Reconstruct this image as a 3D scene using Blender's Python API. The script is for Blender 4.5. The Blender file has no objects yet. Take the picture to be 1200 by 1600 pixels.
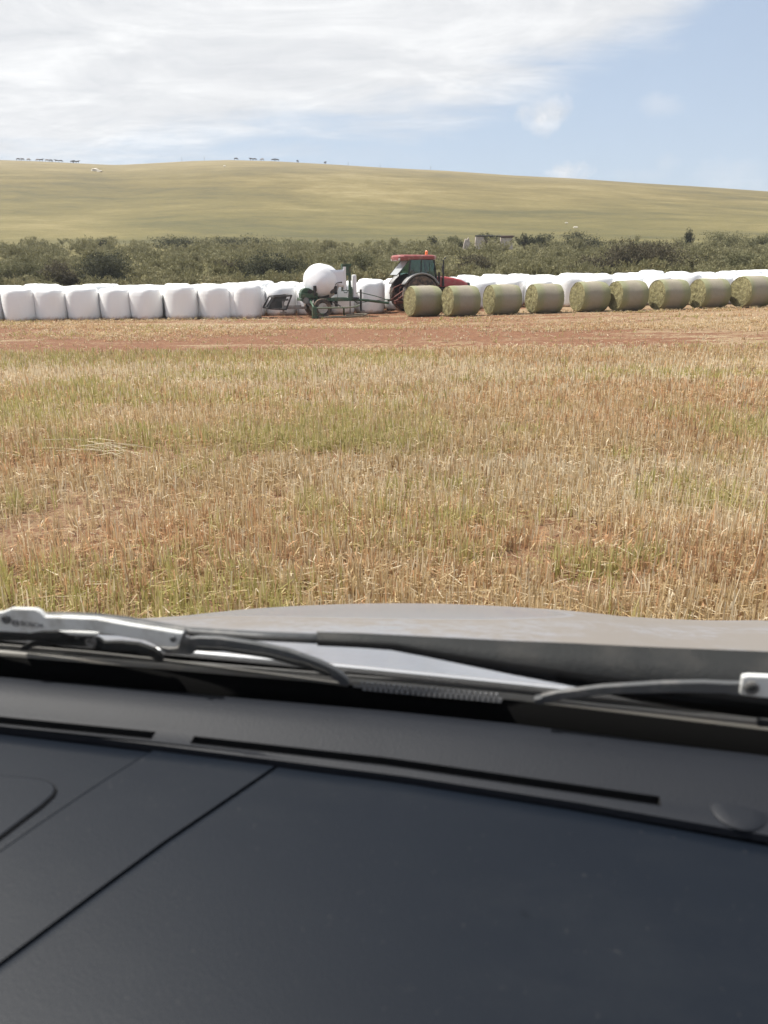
import bpy, bmesh, math, random
import numpy as np
from mathutils import Vector, Matrix, noise
R = math.radians
C = bpy.context.scene.collection
S = bpy.context.scene

# ------------------------------------------------------------------ camera, sky, sun, exposure
EYE = 1.70
PITCH = R(17.2)
FPX = 800/math.tan(R(33.5))
cam_d = bpy.data.cameras.new('camera'); cam = bpy.data.objects.new('camera', cam_d); C.objects.link(cam)
cam.location = (0, 0, EYE); cam.rotation_euler = (R(90)-PITCH, 0, 0)
cam_d.sensor_fit = 'VERTICAL'; cam_d.sensor_height = 24; cam_d.lens = 12/math.tan(R(33.5))
cam_d.clip_start = 0.02; cam_d.clip_end = 6000
cam_d.dof.use_dof = True; cam_d.dof.focus_distance = 18; cam_d.dof.aperture_fstop = 5.0   # phone lens: only the nearest things soften
S.camera = cam
S.view_settings.view_transform = 'Standard'; S.view_settings.look = 'None'
S.view_settings.gamma = 1.0; S.view_settings.exposure = 0.82
S.cycles.max_bounces = 6; S.cycles.diffuse_bounces = 3; S.cycles.transparent_max_bounces = 8
S.render.resolution_x = 768; S.render.resolution_y = 1024

SUN_EL, SUN_AZ = R(59), R(-74)          # azimuth from +Y, clockwise: high on the left, slightly ahead
SD = Vector((math.cos(SUN_EL)*math.sin(SUN_AZ), math.cos(SUN_EL)*math.cos(SUN_AZ), math.sin(SUN_EL)))
sl = bpy.data.lights.new('sun', 'SUN'); sl.energy = 4.4; sl.angle = R(0.8); sl.color = (1.0, 0.955, 0.89)
so = bpy.data.objects.new('sun', sl); C.objects.link(so); so.rotation_euler = SD.to_track_quat('Z', 'Y').to_euler()

def pix_dir(px, py):
    u = (px-600)/FPX; v = (800-py)/FPX
    return Vector((u, math.cos(PITCH)+v*math.sin(PITCH), -math.sin(PITCH)+v*math.cos(PITCH)))
def at(px, py, Y):
    d = pix_dir(px, py); return Vector((0, 0, EYE)) + d*(Y/d.y)

world = bpy.data.worlds.new('World'); S.world = world; world.use_nodes = True
def build_world():
    nt = world.node_tree; N = nt.nodes; L = nt.links; N.clear()
    out = N.new('ShaderNodeOutputWorld'); bg = N.new('ShaderNodeBackground'); bg.inputs[1].default_value = 1.0
    L.new(bg.outputs[0], out.inputs[0])
    sky = N.new('ShaderNodeTexSky'); sky.sky_type = 'NISHITA'; sky.sun_disc = False
    sky.sun_elevation = SUN_EL; sky.sun_rotation = SUN_AZ % (2*math.pi)
    sky.altitude = 200; sky.air_density = 1.0; sky.dust_density = 1.6; sky.ozone_density = 1.5
    tc = N.new('ShaderNodeTexCoord'); sp = N.new('ShaderNodeSeparateXYZ'); L.new(tc.outputs['Generated'], sp.inputs[0])
    def M(op, a, b=None, c=None, clamp=False):
        n = N.new('ShaderNodeMath'); n.operation = op; n.use_clamp = clamp
        for i, x in enumerate((a, b, c)):
            if x is None: continue
            if isinstance(x, (int, float)): n.inputs[i].default_value = x
            else: L.new(x, n.inputs[i])
        return n.outputs[0]
    X, Y, Z = sp.outputs
    ya = M('MAXIMUM', M('ABSOLUTE', Y), 0.05)
    u = M('DIVIDE', X, ya); v = M('DIVIDE', Z, ya)
    zz = M('ADD', M('MAXIMUM', Z, 0.0), 0.16)
    cx = M('DIVIDE', X, zz); cy = M('DIVIDE', Y, zz)
    cb = N.new('ShaderNodeCombineXYZ'); L.new(cx, cb.inputs[0]); L.new(cy, cb.inputs[1])
    def noise_n(scale, detail, rough, vec, dist=0.0, sx=1, sy=1, rot=0):
        mp = N.new('ShaderNodeMapping'); mp.inputs['Scale'].default_value = (sx, sy, 1); mp.inputs['Rotation'].default_value = (0, 0, rot)
        L.new(vec, mp.inputs[0])
        n = N.new('ShaderNodeTexNoise'); n.inputs['Scale'].default_value = scale; n.inputs['Detail'].default_value = detail
        n.inputs['Roughness'].default_value = rough; n.inputs['Distortion'].default_value = dist
        L.new(mp.outputs[0], n.inputs['Vector']); return n.outputs[0]
    n1 = noise_n(1.1, 9, 0.62, cb.outputs[0], 0.4, 1.0, 1.7, 0.25)
    n2 = noise_n(3.6, 8, 0.64, cb.outputs[0], 0.5, 0.8, 1.4, 0.3)
    # the lower edge of the cloud sheet as height over bearing (front of the sky only)
    edge = []
    for (px, py) in [(-200, 262), (0, 255), (100, 246), (300, 228), (400, 208), (520, 196), (640, 178), (740, 156), (860, 112), (960, 62), (1060, 20), (1130, -30), (1250, -110)]:
        d = pix_dir(px, py); edge.append((d.x/d.y, d.z/d.y))
    fc = N.new('ShaderNodeFloatCurve'); cm = fc.mapping; cv = cm.curves[0]
    um = M('MULTIPLY_ADD', u, 0.5, 0.5, clamp=True); L.new(um, fc.inputs[1])
    pts = [(0.0, edge[0][1])] + [(e[0]*0.5+0.5, e[1]) for e in edge] + [(1.0, 0.62)]
    cv.points[0].location = pts[0]; cv.points[1].location = pts[-1]
    for p in pts[1:-1]: cv.points.new(*p)
    cm.update()
    dv = M('SUBTRACT', v, fc.outputs[0])
    dvn = M('ADD', dv, M('MULTIPLY', M('SUBTRACT', n1, 0.5), 0.13))
    dvn = M('ADD', dvn, M('MULTIPLY', M('SUBTRACT', n2, 0.5), 0.05))
    mr = N.new('ShaderNodeMapRange'); mr.interpolation_type = 'SMOOTHSTEP'
    mr.inputs[1].default_value = -0.035; mr.inputs[2].default_value = 0.035; L.new(dvn, mr.inputs[0])
    sheet = mr.outputs[0]
    # small fair-weather puffs low on the right
    tot = None
    nb = noise_n(9.0, 7, 0.6, tc.outputs['Generated'], 0.2)
    nb2 = noise_n(28.0, 5, 0.6, tc.outputs['Generated'], 0.1)
    for (px, py, rx, ry, s) in [(855, 174, 40, 27, 0.9), (1032, 164, 30, 15, 0.32), (897, 268, 31, 14, 1.3), (1150, 272, 90, 20, 0.3), (1042, 258, 24, 17, 0.3), (560, 246, 130, 16, 0.16), (1190, 290, 80, 14, 0.45), (1010, 274, 60, 10, 0.28), (90, 250, 330, 18, 0.5)]:
        d = pix_dir(px, py); u0, v0 = d.x/d.y, d.z/d.y
        du = M('DIVIDE', M('SUBTRACT', u, u0), rx/FPX*1.08); dvv = M('DIVIDE', M('SUBTRACT', v, v0), ry/FPX*1.12)
        r2 = M('ADD', M('MULTIPLY', du, du), M('MULTIPLY', dvv, dvv))
        rr = M('ADD', M('SUBTRACT', 1.0, r2), M('ADD', M('MULTIPLY', M('SUBTRACT', nb, 0.5), 2.6), M('MULTIPLY', M('SUBTRACT', nb2, 0.5), 4.0)))
        q = M('MULTIPLY', M('MULTIPLY', rr, 0.55, clamp=True), s)
        tot = q if tot is None else M('MAXIMUM', tot, q)
    front = M('GREATER_THAN', Y, 0.0)
    mb = N.new('ShaderNodeMapRange'); mb.interpolation_type = 'SMOOTHSTEP'; mb.inputs[1].default_value = 0.46; mb.inputs[2].default_value = 0.62; L.new(n1, mb.inputs[0])
    fmask = M('MAXIMUM', sheet, tot)
    mx = N.new('ShaderNodeMix'); mx.data_type = 'FLOAT'; L.new(front, mx.inputs[0]); L.new(mb.outputs[0], mx.inputs[2]); L.new(fmask, mx.inputs[3])
    cmask = M('MULTIPLY', mx.outputs[0], 0.97)
    # cloud tone: faint grey ripples
    cr = N.new('ShaderNodeValToRGB'); e = cr.color_ramp.elements
    e[0].position = 0.36; e[0].color = (0.455, 0.465, 0.49, 1); e[1].position = 0.62; e[1].color = (0.64, 0.642, 0.65, 1)
    el = cr.color_ramp.elements.new(0.5); el.color = (0.54, 0.545, 0.56, 1)
    n3 = noise_n(2.0, 9, 0.66, cb.outputs[0], 0.8, 0.8, 1.5, 0.35)
    L.new(M('MAXIMUM', M('ADD', M('MULTIPLY', n3, 0.6), M('MULTIPLY', n2, 0.4)), M('MULTIPLY', tot, 0.64)), cr.inputs[0])
    sc = N.new('ShaderNodeVectorMath'); sc.operation = 'SCALE'; sc.inputs['Scale'].default_value = SKY_STR; L.new(sky.outputs[0], sc.inputs[0])
    hz = N.new('ShaderNodeMix'); hz.data_type = 'RGBA'   # pale moisture low over the horizon
    hm = N.new('ShaderNodeMapRange'); hm.inputs[1].default_value = 0.0; hm.inputs[2].default_value = 0.5; hm.inputs[3].default_value = 0.72; hm.inputs[4].default_value = 0.35
    L.new(Z, hm.inputs[0]); L.new(hm.outputs[0], hz.inputs[0]); L.new(sc.outputs[0], hz.inputs[6]); hz.inputs[7].default_value = (0.40, 0.46, 0.56, 1)
    mc = N.new('ShaderNodeMix'); mc.data_type = 'RGBA'; L.new(cmask, mc.inputs[0]); L.new(hz.outputs[2], mc.inputs[6]); L.new(cr.outputs[0], mc.inputs[7])
    L.new(mc.outputs[2], bg.inputs[0])
SKY_STR = 0.085
build_world()

# ------------------------------------------------------------------ materials
def mat(name, col, rough=0.7, metal=0.0, var=0.12, vscale=6.0, bump=0.0, bscale=40.0, coat=0.0, col2=None, c2scale=3.0, c2lo=0.5, c2hi=0.7, spec=0.5):
    m = bpy.data.materials.new(name); m.use_nodes = True; nt = m.node_tree; N = nt.nodes; L = nt.links
    b = N['Principled BSDF']; b.inputs['Roughness'].default_value = rough; b.inputs['Metallic'].default_value = metal
    b.inputs['Coat Weight'].default_value = coat; b.inputs['Specular IOR Level'].default_value = spec
    tc = N.new('ShaderNodeTexCoord')
    n = N.new('ShaderNodeTexNoise'); n.inputs['Scale'].default_value = vscale; n.inputs['Detail'].default_value = 6
    L.new(tc.outputs['Object'], n.inputs['Vector'])
    mx = N.new('ShaderNodeMix'); mx.data_type = 'RGBA'; L.new(n.outputs[0], mx.inputs[0])
    mx.inputs[6].default_value = (*[c*(1-var) for c in col], 1); mx.inputs[7].default_value = (*[min(1, c*(1+var)) for c in col], 1)
    res = mx.outputs[2]
    if col2:
        n2 = N.new('ShaderNodeTexNoise'); n2.inputs['Scale'].default_value = c2scale; n2.inputs['Detail'].default_value = 8; n2.inputs['Roughness'].default_value = 0.65
        L.new(tc.outputs['Object'], n2.inputs['Vector'])
        mr = N.new('ShaderNodeMapRange'); mr.inputs[1].default_value = c2lo; mr.inputs[2].default_value = c2hi; L.new(n2.outputs[0], mr.inputs[0])
        m2 = N.new('ShaderNodeMix'); m2.data_type = 'RGBA'; L.new(mr.outputs[0], m2.inputs[0]); L.new(res, m2.inputs[6]); m2.inputs[7].default_value = (*col2, 1)
        res = m2.outputs[2]
    L.new(res, b.inputs['Base Color'])
    if bump:
        n3 = N.new('ShaderNodeTexNoise'); n3.inputs['Scale'].default_value = bscale; n3.inputs['Detail'].default_value = 5; L.new(tc.outputs['Object'], n3.inputs['Vector'])
        bp = N.new('ShaderNodeBump'); bp.inputs['Strength'].default_value = bump; bp.inputs['Distance'].default_value = 0.02; L.new(n3.outputs[0], bp.inputs['Height']); L.new(bp.outputs[0], b.inputs['Normal'])
    return m
class G:   # tiny node helper
    def __init__(s, m): s.m = m; s.N = m.node_tree.nodes; s.L = m.node_tree.links; s.b = s.N.get('Principled BSDF')
    def n(s, t, **k):
        x = s.N.new(t)
        for a, b in k.items(): setattr(x, a, b)
        return x
    def M(s, op, a, b=None, clamp=False):
        n = s.N.new('ShaderNodeMath'); n.operation = op; n.use_clamp = clamp
        for i, x in enumerate((a, b)):
            if x is None: continue
            if isinstance(x, (int, float)): n.inputs[i].default_value = x
            else: s.L.new(x, n.inputs[i])
        return n.outputs[0]
    def noise(s, vec, scale, detail=6, rough=0.6, sc=(1, 1, 1), dist=0):
        mp = s.N.new('ShaderNodeMapping'); mp.inputs['Scale'].default_value = sc; s.L.new(vec, mp.inputs[0])
        n = s.N.new('ShaderNodeTexNoise'); n.inputs['Scale'].default_value = scale; n.inputs['Detail'].default_value = detail; n.inputs['Roughness'].default_value = rough
        n.inputs['Distortion'].default_value = dist; s.L.new(mp.outputs[0], n.inputs['Vector']); return n.outputs[0]
    def ramp(s, fac, els):
        c = s.N.new('ShaderNodeValToRGB'); e = c.color_ramp.elements
        e[0].position, e[0].color = els[0][0], (*els[0][1], 1); e[1].position, e[1].color = els[-1][0], (*els[-1][1], 1)
        for p, q in els[1:-1]: e.new(p).color = (*q, 1)
        s.L.new(fac, c.inputs[0]); return c.outputs[0]
    def mix(s, f, a, b, t='MIX'):
        x = s.N.new('ShaderNodeMix'); x.data_type = 'RGBA'; x.blend_type = t
        for i, v in ((0, f), (6, a), (7, b)):
            if isinstance(v, (int, float)): x.inputs[i].default_value = v
            elif isinstance(v, tuple): x.inputs[i].default_value = (*v, 1)
            else: s.L.new(v, x.inputs[i])
        return x.outputs[2]
    def mr(s, v, a, b, c=0.0, d=1.0, smooth=True):
        x = s.N.new('ShaderNodeMapRange'); x.interpolation_type = 'SMOOTHSTEP' if smooth else 'LINEAR'
        for i, q in enumerate((a, b, c, d)): x.inputs[i+1].default_value = q
        s.L.new(v, x.inputs[0]); return x.outputs[0]
    def bump(s, h, strength, dist=0.02):
        x = s.N.new('ShaderNodeBump'); x.inputs['Strength'].default_value = strength; x.inputs['Distance'].default_value = dist
        s.L.new(h, x.inputs['Height']); s.L.new(x.outputs[0], s.b.inputs['Normal'])
def newmat(name, rough=0.8, metal=0.0):
    m = bpy.data.materials.new(name); m.use_nodes = True; g = G(m); g.b.inputs['Roughness'].default_value = rough; g.b.inputs['Metallic'].default_value = metal
    g.tc = g.N.new('ShaderNodeTexCoord'); g.obj = g.tc.outputs['Object']; return m, g

# ------------------------------------------------------------------ mesh builder and tagging
class MB:
    def __init__(s): s.v = []; s.f = []; s.mi = []; s.cur = 0
    def add(s, vs, fs, M=None):
        o = len(s.v)
        for p in vs: s.v.append(tuple(M @ Vector(p)) if M is not None else tuple(p))
        for f in fs: s.f.append([i+o for i in f]); s.mi.append(s.cur)
        return s
    def box(s, a, b, M=None, taper=None):
        x0, y0, z0 = a; x1, y1, z1 = b
        v = [(x0, y0, z0), (x1, y0, z0), (x1, y1, z0), (x0, y1, z0), (x0, y0, z1), (x1, y0, z1), (x1, y1, z1), (x0, y1, z1)]
        if taper:
            cx, cy = (x0+x1)/2, (y0+y1)/2
            v = v[:4]+[(cx+(p[0]-cx)*taper, cy+(p[1]-cy)*taper, p[2]) for p in v[4:]]
        return s.add(v, [(3, 2, 1, 0), (4, 5, 6, 7), (0, 1, 5, 4), (1, 2, 6, 5), (2, 3, 7, 6), (3, 0, 4, 7)], M)
    def tube(s, pts, r, n=10, cap=True, flat=1.0, up=None):
        pts = [Vector(p) for p in pts]; rs = r if isinstance(r, (list, tuple)) else [r]*len(pts)
        vs = []; fs = []; k = len(pts); prev = None
        for i, p in enumerate(pts):
            t = (pts[min(i+1, k-1)]-pts[max(i-1, 0)]).normalized()
            a = (up or (Vector((0, 0, 1)) if abs(t.z) < 0.9 else Vector((1, 0, 0))))
            x = a.cross(t).normalized(); y = t.cross(x).normalized()
            for j in range(n):
                q = 2*math.pi*j/n; vs.append(p + x*math.cos(q)*rs[i] + y*math.sin(q)*rs[i]*flat)
        for i in range(k-1):
            for j in range(n):
                fs.append((i*n+j, i*n+(j+1) % n, (i+1)*n+(j+1) % n, (i+1)*n+j))
        if cap: fs.append(tuple(range(n))[::-1]); fs.append(tuple((k-1)*n+j for j in range(n)))
        return s.add(vs, fs)
    def lathe(s, prof, n=32, M=None, axis='Z', cap=True):
        vs = []; fs = []; k = len(prof)
        for r, z in prof:
            for j in range(n):
                q = 2*math.pi*j/n
                p = (r*math.cos(q), r*math.sin(q), z)
                if axis == 'X': p = (z, p[0], p[1])
                if axis == 'Y': p = (p[1], z, p[0])
                vs.append(p)
        for i in range(k-1):
            for j in range(n): fs.append((i*n+j, i*n+(j+1) % n, (i+1)*n+(j+1) % n, (i+1)*n+j))
        if cap: fs.append(tuple(range(n))[::-1]); fs.append(tuple((k-1)*n+j for j in range(n)))
        return s.add(vs, fs, M)
    def prism(s, outline, n0, n1):
        """outline: list of Vectors; extruded from offset vector n0 to n1"""
        k = len(outline); n0 = Vector(n0); n1 = Vector(n1)
        vs = [Vector(p)+n0 for p in outline]+[Vector(p)+n1 for p in outline]
        fs = [tuple(range(k))[::-1], tuple(range(k, 2*k))]+[(i, (i+1) % k, k+(i+1) % k, k+i) for i in range(k)]
        return s.add(vs, fs)
    def grid(s, fn, us, vs_):
        vs = [fn(u, v) for v in vs_ for u in us]; n = len(us)
        fs = [(j*n+i, j*n+i+1, (j+1)*n+i+1, (j+1)*n+i) for j in range(len(vs_)-1) for i in range(n-1)]
        return s.add(vs, fs)
    def build(s, name, m, parent=None, smooth=35, bevel=0.0, seg=2, solid=0.0, sub=0):
        me = bpy.data.meshes.new(name); me.from_pydata(s.v, [], s.f)
        ms = m if isinstance(m, (list, tuple)) else [m]
        for q in ms: me.materials.append(q)
        if len(ms) > 1: me.polygons.foreach_set('material_index', s.mi)
        bm = bmesh.new(); bm.from_mesh(me); bmesh.ops.recalc_face_normals(bm, faces=bm.faces); bm.to_mesh(me); bm.free()
        if smooth:
            me.shade_smooth(); me.set_sharp_from_angle(angle=R(smooth))
        o = bpy.data.objects.new(name, me); C.objects.link(o)
        if parent: o.parent = parent
        if sub: q = o.modifiers.new('sub', 'SUBSURF'); q.levels = sub; q.render_levels = sub
        if solid: q = o.modifiers.new('solid', 'SOLIDIFY'); q.thickness = solid; q.offset = -1
        if bevel: q = o.modifiers.new('bevel', 'BEVEL'); q.width = bevel; q.segments = seg; q.limit_method = 'ANGLE'; q.angle_limit = R(40); q.harden_normals = False
        return o
def tag(o, label=None, cat=None, group=None, kind=None):
    if label: o['label'] = label
    if cat: o['category'] = cat
    if group: o['group'] = group
    if kind: o['kind'] = kind
    return o
def empty(name, loc, rz=0.0):
    o = bpy.data.objects.new(name, None); C.objects.link(o); o.location = loc; o.rotation_euler = (0, 0, rz); o.empty_display_size = 0.2; return o
def copy_tree(o, parent=None):
    c = o.copy(); C.objects.link(c); c.parent = parent
    for ch in o.children: copy_tree(ch, c)
    return c

# ------------------------------------------------------------------ terrain
def sstep(x, a, b):
    t = np.clip((x-a)/(b-a), 0, 1); return t*t*(3-2*t)
_ridge = [(-700, 262), (-300, 251), (0, 250), (60, 252), (120, 255), (180, 258), (240, 255), (300, 251.5), (360, 250), (430, 252), (520, 257), (600, 262), (700, 267), (800, 274), (900, 279), (1000, 286), (1100, 292), (1200, 299), (1500, 318), (1900, 335)]
_ru = []; _rt = []
for (_x, _y) in _ridge:
    _d = pix_dir(_x, _y); _ru.append(_d.x/_d.y); _rt.append(_d.z/_d.y)
def vnoise(x, y, seed=0):
    x = np.asarray(x, float); y = np.asarray(y, float)
    xi = np.floor(x).astype(np.int64); yi = np.floor(y).astype(np.int64); fx = x-xi; fy = y-yi
    fx = fx*fx*(3-2*fx); fy = fy*fy*(3-2*fy)
    def h(a, b):
        n = (a*374761393 + b*668265263 + seed*1442695041) & 0xFFFFFFFF
        n = ((n ^ (n >> 13))*1274126177) & 0xFFFFFFFF
        return ((n ^ (n >> 16)) & 0xFFFF)/65535.0
    return (h(xi, yi)*(1-fx)+h(xi+1, yi)*fx)*(1-fy)+(h(xi, yi+1)*(1-fx)+h(xi+1, yi+1)*fx)*fy
def fbm(x, y, seed=0, o=4):
    a = 0; w = 0.5; t = 0
    for k in range(o): a = a+vnoise(x*2**k, y*2**k, seed+k)*w; t += w; w *= 0.5
    return a/t
def ZT(x, y):
    x = np.asarray(x, float); y = np.asarray(y, float)
    xc = np.clip(x, -50, 50)
    cross = np.where(xc > 0, 0.0235*xc, 0.006*xc)*sstep(y, 4, 26)
    z = cross + 0.030*np.maximum(0, np.minimum(y, 50)-34)*sstep(x, -15, 1)
    z = z + 0.012*(fbm(x*1.3, y*1.3, 3)-.5)*2*(y < 60)
    # valley side
    base45 = z
    t1 = sstep(y, 44, 130)
    yc = np.maximum(y, 1.0)
    u = np.clip(x/np.maximum(yc, 40), -1.3, 1.3)
    A = np.interp(u, _ru, _rt)
    tan0 = 0.033
    f = np.clip((y-118)/(350-118), 0, 1); f = np.sin(f*math.pi/2)**1.0
    ang = tan0 + (A-tan0)*f
    slope_foot = np.interp(y, [44, 70, 100, 118], [-0.028, 0.003, 0.026, 0.033])
    zh = EYE + y*np.where(y < 118, slope_foot, ang)
    zr = EYE + 350*A
    dy = y-350
    zfar = zr + A*dy - 0.00042*dy*dy
    zfar = np.where(y > 700, (zr + A*350 - 0.00042*350**2) - 0.12*(y-700), zfar)
    zh = np.where(y > 350, zfar, zh)
    zh = zh + 0.5*(fbm(x/22, y/22, 9)-.5)*sstep(y, 60, 120)*(1-sstep(y, 300, 345))
    w = sstep(y, 42, 62)
    return base45*(1-w) + zh*w
def zt(x, y): return float(ZT(x, y))

def sheet(name, xs, ys, m):
    X, Y = np.meshgrid(xs, ys); Z = ZT(X, Y)
    co = np.stack([X, Y, Z], -1).reshape(-1, 3); nx = len(xs); ny = len(ys)
    i = np.arange(nx-1)[None, :]+np.arange(ny-1)[:, None]*nx
    f = np.stack([i, i+1, i+1+nx, i+nx], -1).reshape(-1, 4)
    me = bpy.data.meshes.new(name); me.from_pydata(co.tolist(), [], f.tolist()); me.materials.append(m); me.shade_smooth()
    o = bpy.data.objects.new(name, me); C.objects.link(o); tag(o, kind='structure'); return o
def spread(lim, n, k):
    t = np.linspace(-1, 1, n); return np.sinh(t*k)/math.sinh(k)*lim

# field soil: reddish earth under dry litter
mg, g = newmat('field_soil', 0.95)
P = g.N.new('ShaderNodeNewGeometry').outputs['Position']
sp = g.n('ShaderNodeSeparateXYZ'); g.L.new(P, sp.inputs[0])
big = g.noise(P, 0.16, 5, 0.6, (0.45, 1.5, 1)); fine = g.noise(P, 9, 8, 0.7); mid = g.noise(P, 1.3, 6, 0.65, (0.5, 1.6, 1)); tiny = g.noise(P, 60, 4, 0.6, (0.5, 1, 1))
soil = g.ramp(fine, [(0.25, (0.100, 0.040, 0.017)), (0.5, (0.172, 0.067, 0.026)), (0.75, (0.235, 0.108, 0.045))])
litter = g.ramp(tiny, [(0.3, (0.20, 0.130, 0.065)), (0.6, (0.35, 0.255, 0.145)), (0.8, (0.46, 0.355, 0.215))])
strip = g.mr(sp.outputs[1], 15.5, 18.5)
thr0 = g.M('ADD', g.M('ADD', g.M('MULTIPLY', big, 0.5), g.M('MULTIPLY', mid, 0.3)), g.M('MULTIPLY', fine, 0.2))
thr = g.M('ADD', thr0, g.mr(sp.outputs[0], 1.0, 13.0, -0.035, 0.05))
cov_in = g.mr(thr, 0.49, 0.545)
redmask = g.M('MULTIPLY', strip, g.M('SUBTRACT', 1.0, cov_in))
lit_amt = g.M('SUBTRACT', 0.72, g.M('MULTIPLY', redmask, 0.62))
lit_mask = g.M('MULTIPLY', g.mr(g.M('ADD', g.M('MULTIPLY', tiny, 0.4), g.M('MULTIPLY', fine, 0.6)), 0.40, 0.56), lit_amt, clamp=True)
lit_mask = g.M('ADD', lit_mask, g.M('MULTIPLY', cov_in, g.M('MULTIPLY', strip, 0.35)), clamp=True)
col = g.mix(lit_mask, soil, litter)
g.L.new(col, g.b.inputs['Base Color']); g.bump(g.M('ADD', fine, g.M('MULTIPLY', tiny, 0.4)), 0.9, 0.05)

mh, g = newmat('hill_grass', 0.95)
P = g.N.new('ShaderNodeNewGeometry').outputs['Position']; sp = g.n('ShaderNodeSeparateXYZ'); g.L.new(P, sp.inputs[0])
a = g.noise(P, 0.020, 7, 0.62, (0.6, 1.0, 1.2), 1.0); b_ = g.noise(P, 0.11, 8, 0.7, (0.55, 1.0, 1)); c_ = g.noise(P, 0.9, 8, 0.75, (0.6, 1, 1))
s_ = g.M('ADD', g.M('ADD', g.M('MULTIPLY', a, 0.40), g.M('MULTIPLY', b_, 0.35)), g.M('MULTIPLY', c_, 0.25))
top = g.ramp(s_, [(0.40, (0.082, 0.065, 0.018)), (0.47, (0.132, 0.101, 0.027)), (0.53, (0.168, 0.130, 0.040)), (0.61, (0.235, 0.190, 0.080))])
grn = g.ramp(s_, [(0.40, (0.066, 0.061, 0.017)), (0.51, (0.110, 0.096, 0.025)), (0.61, (0.165, 0.136, 0.040))])
hf = g.M('ADD', g.mr(sp.outputs[2], 4, 26, 0, 1, False), g.M('MULTIPLY', g.M('SUBTRACT', a, 0.5), 1.4), clamp=True)
col = g.mix(hf, grn, top)
pale = g.mr(g.M('ADD', sp.outputs[2], g.M('MULTIPLY', b_, 8.0)), 30, 50)
col = g.mix(g.M('MULTIPLY', pale, 0.35), col, (0.26, 0.21, 0.13))
g.L.new(col, g.b.inputs['Base Color']); g.bump(c_, 0.6, 0.4)

xs = spread(900, 241, 5.0)
ysf = np.concatenate([np.linspace(-900, -20, 24), np.linspace(-15, 46, 123)])
sheet('field', xs, ysf, mg)
ysh = np.concatenate([np.linspace(46, 130, 60), np.linspace(133, 420, 110), np.linspace(430, 1400, 40)])
sheet('hill', spread(1100, 221, 3.2), ysh, mh)

# ------------------------------------------------------------------ scrub and bushes
def px_at(x, y, z=0.0):
    d = Vector((x, y, z-EYE)); dep = d.y*math.cos(PITCH)-d.z*math.sin(PITCH); return 600+FPX*x/dep
def leaf_mat(name, c0, c1, c2):
    m, g = newmat(name, 0.75); g.b.inputs['Specular IOR Level'].default_value = 0.2
    at_ = g.n('ShaderNodeAttribute'); at_.attribute_name = 'tint'
    col = g.ramp(at_.outputs['Fac'], [(0.0, c0), (0.5, c1), (1.0, c2)])
    g.L.new(col, g.b.inputs['Base Color'])
    tr = g.n('ShaderNodeBsdfTranslucent'); g.L.new(col, tr.inputs[0]); ms = g.n('ShaderNodeMixShader'); ms.inputs[0].default_value = 0.25
    g.L.new(g.b.outputs[0], ms.inputs[1]); g.L.new(tr.outputs[0], ms.inputs[2]); g.L.new(ms.outputs[0], g.N['Material Output'].inputs[0]); return m
M_scrub = leaf_mat('scrub_leaves', (0.112, 0.106, 0.048), (0.21, 0.195, 0.098), (0.34, 0.312, 0.180))
M_dark = leaf_mat('dark_bush_leaves', (0.028, 0.032, 0.018), (0.062, 0.064, 0.036), (0.125, 0.120, 0.070))
M_brown = leaf_mat('brown_bush_leaves', (0.042, 0.036, 0.022), (0.090, 0.076, 0.046), (0.165, 0.140, 0.088))
M_green = leaf_mat('olive_bush_leaves', (0.078, 0.080, 0.040), (0.155, 0.150, 0.074), (0.26, 0.245, 0.135))
M_stem = mat('bush_stem', (0.10, 0.075, 0.05), 0.9)

def bush_arrays(rng, w, h, d, n, leaf, nlobe=7, up=0.6):
    """n leaf triangles/quads scattered through lobes and along upright twigs. returns verts (4n,3), tint(n)"""
    lob = np.stack([rng.uniform(-.36, .36, nlobe)*w, rng.uniform(-.36, .36, nlobe)*d, rng.uniform(.25, .72, nlobe)*h], 1)
    lr = rng.uniform(.18, .34, nlobe)
    # twigs: sprays that radiate from the base into the lobes
    nt = max(8, n//22)
    li = rng.integers(0, nlobe, nt)
    dirs = rng.normal(size=(nt, 3)); dirs[:, 2] = np.abs(dirs[:, 2])*0.9+.15; dirs /= np.linalg.norm(dirs, axis=1)[:, None]
    tip = lob[li] + dirs*np.stack([lr[li]*w, lr[li]*d, lr[li]*h*1.0], 1)*rng.uniform(.75, 1.12, nt)[:, None]
    tip[:, 2] = np.maximum(tip[:, 2], .1*h)
    root = lob[li]*np.array([.7, .7, .55])
    ti = rng.integers(0, nt, n); s = rng.uniform(0, 1, n)**.45
    p = root[ti]+(tip-root)[ti]*s[:, None] + rng.normal(size=(n, 3))*np.array([.035*w, .035*d, .03*h])
    p[:, 2] = np.clip(p[:, 2], .02, None)
    a = rng.normal(size=(n, 3)); a[:, 2] = a[:, 2]*.6+up; a /= np.linalg.norm(a, axis=1)[:, None]
    b = np.cross(a, rng.normal(size=(n, 3))); b /= np.linalg.norm(b, axis=1)[:, None]
    L = leaf*rng.uniform(.6, 1.5, n)[:, None]; W = L*.38
    v = np.stack([p-b*W*.5, p+b*W*.5, p+a*L+b*W*.25, p+a*L-b*W*.25], 1)
    tw = rng.uniform(0, 1, nt)
    tint = np.clip(.15+.45*tw[ti]+.25*rng.uniform(0, 1, n)+.2*(p[:, 2]/h-.5), 0, 1)
    return v.reshape(-1, 3), tint
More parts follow.
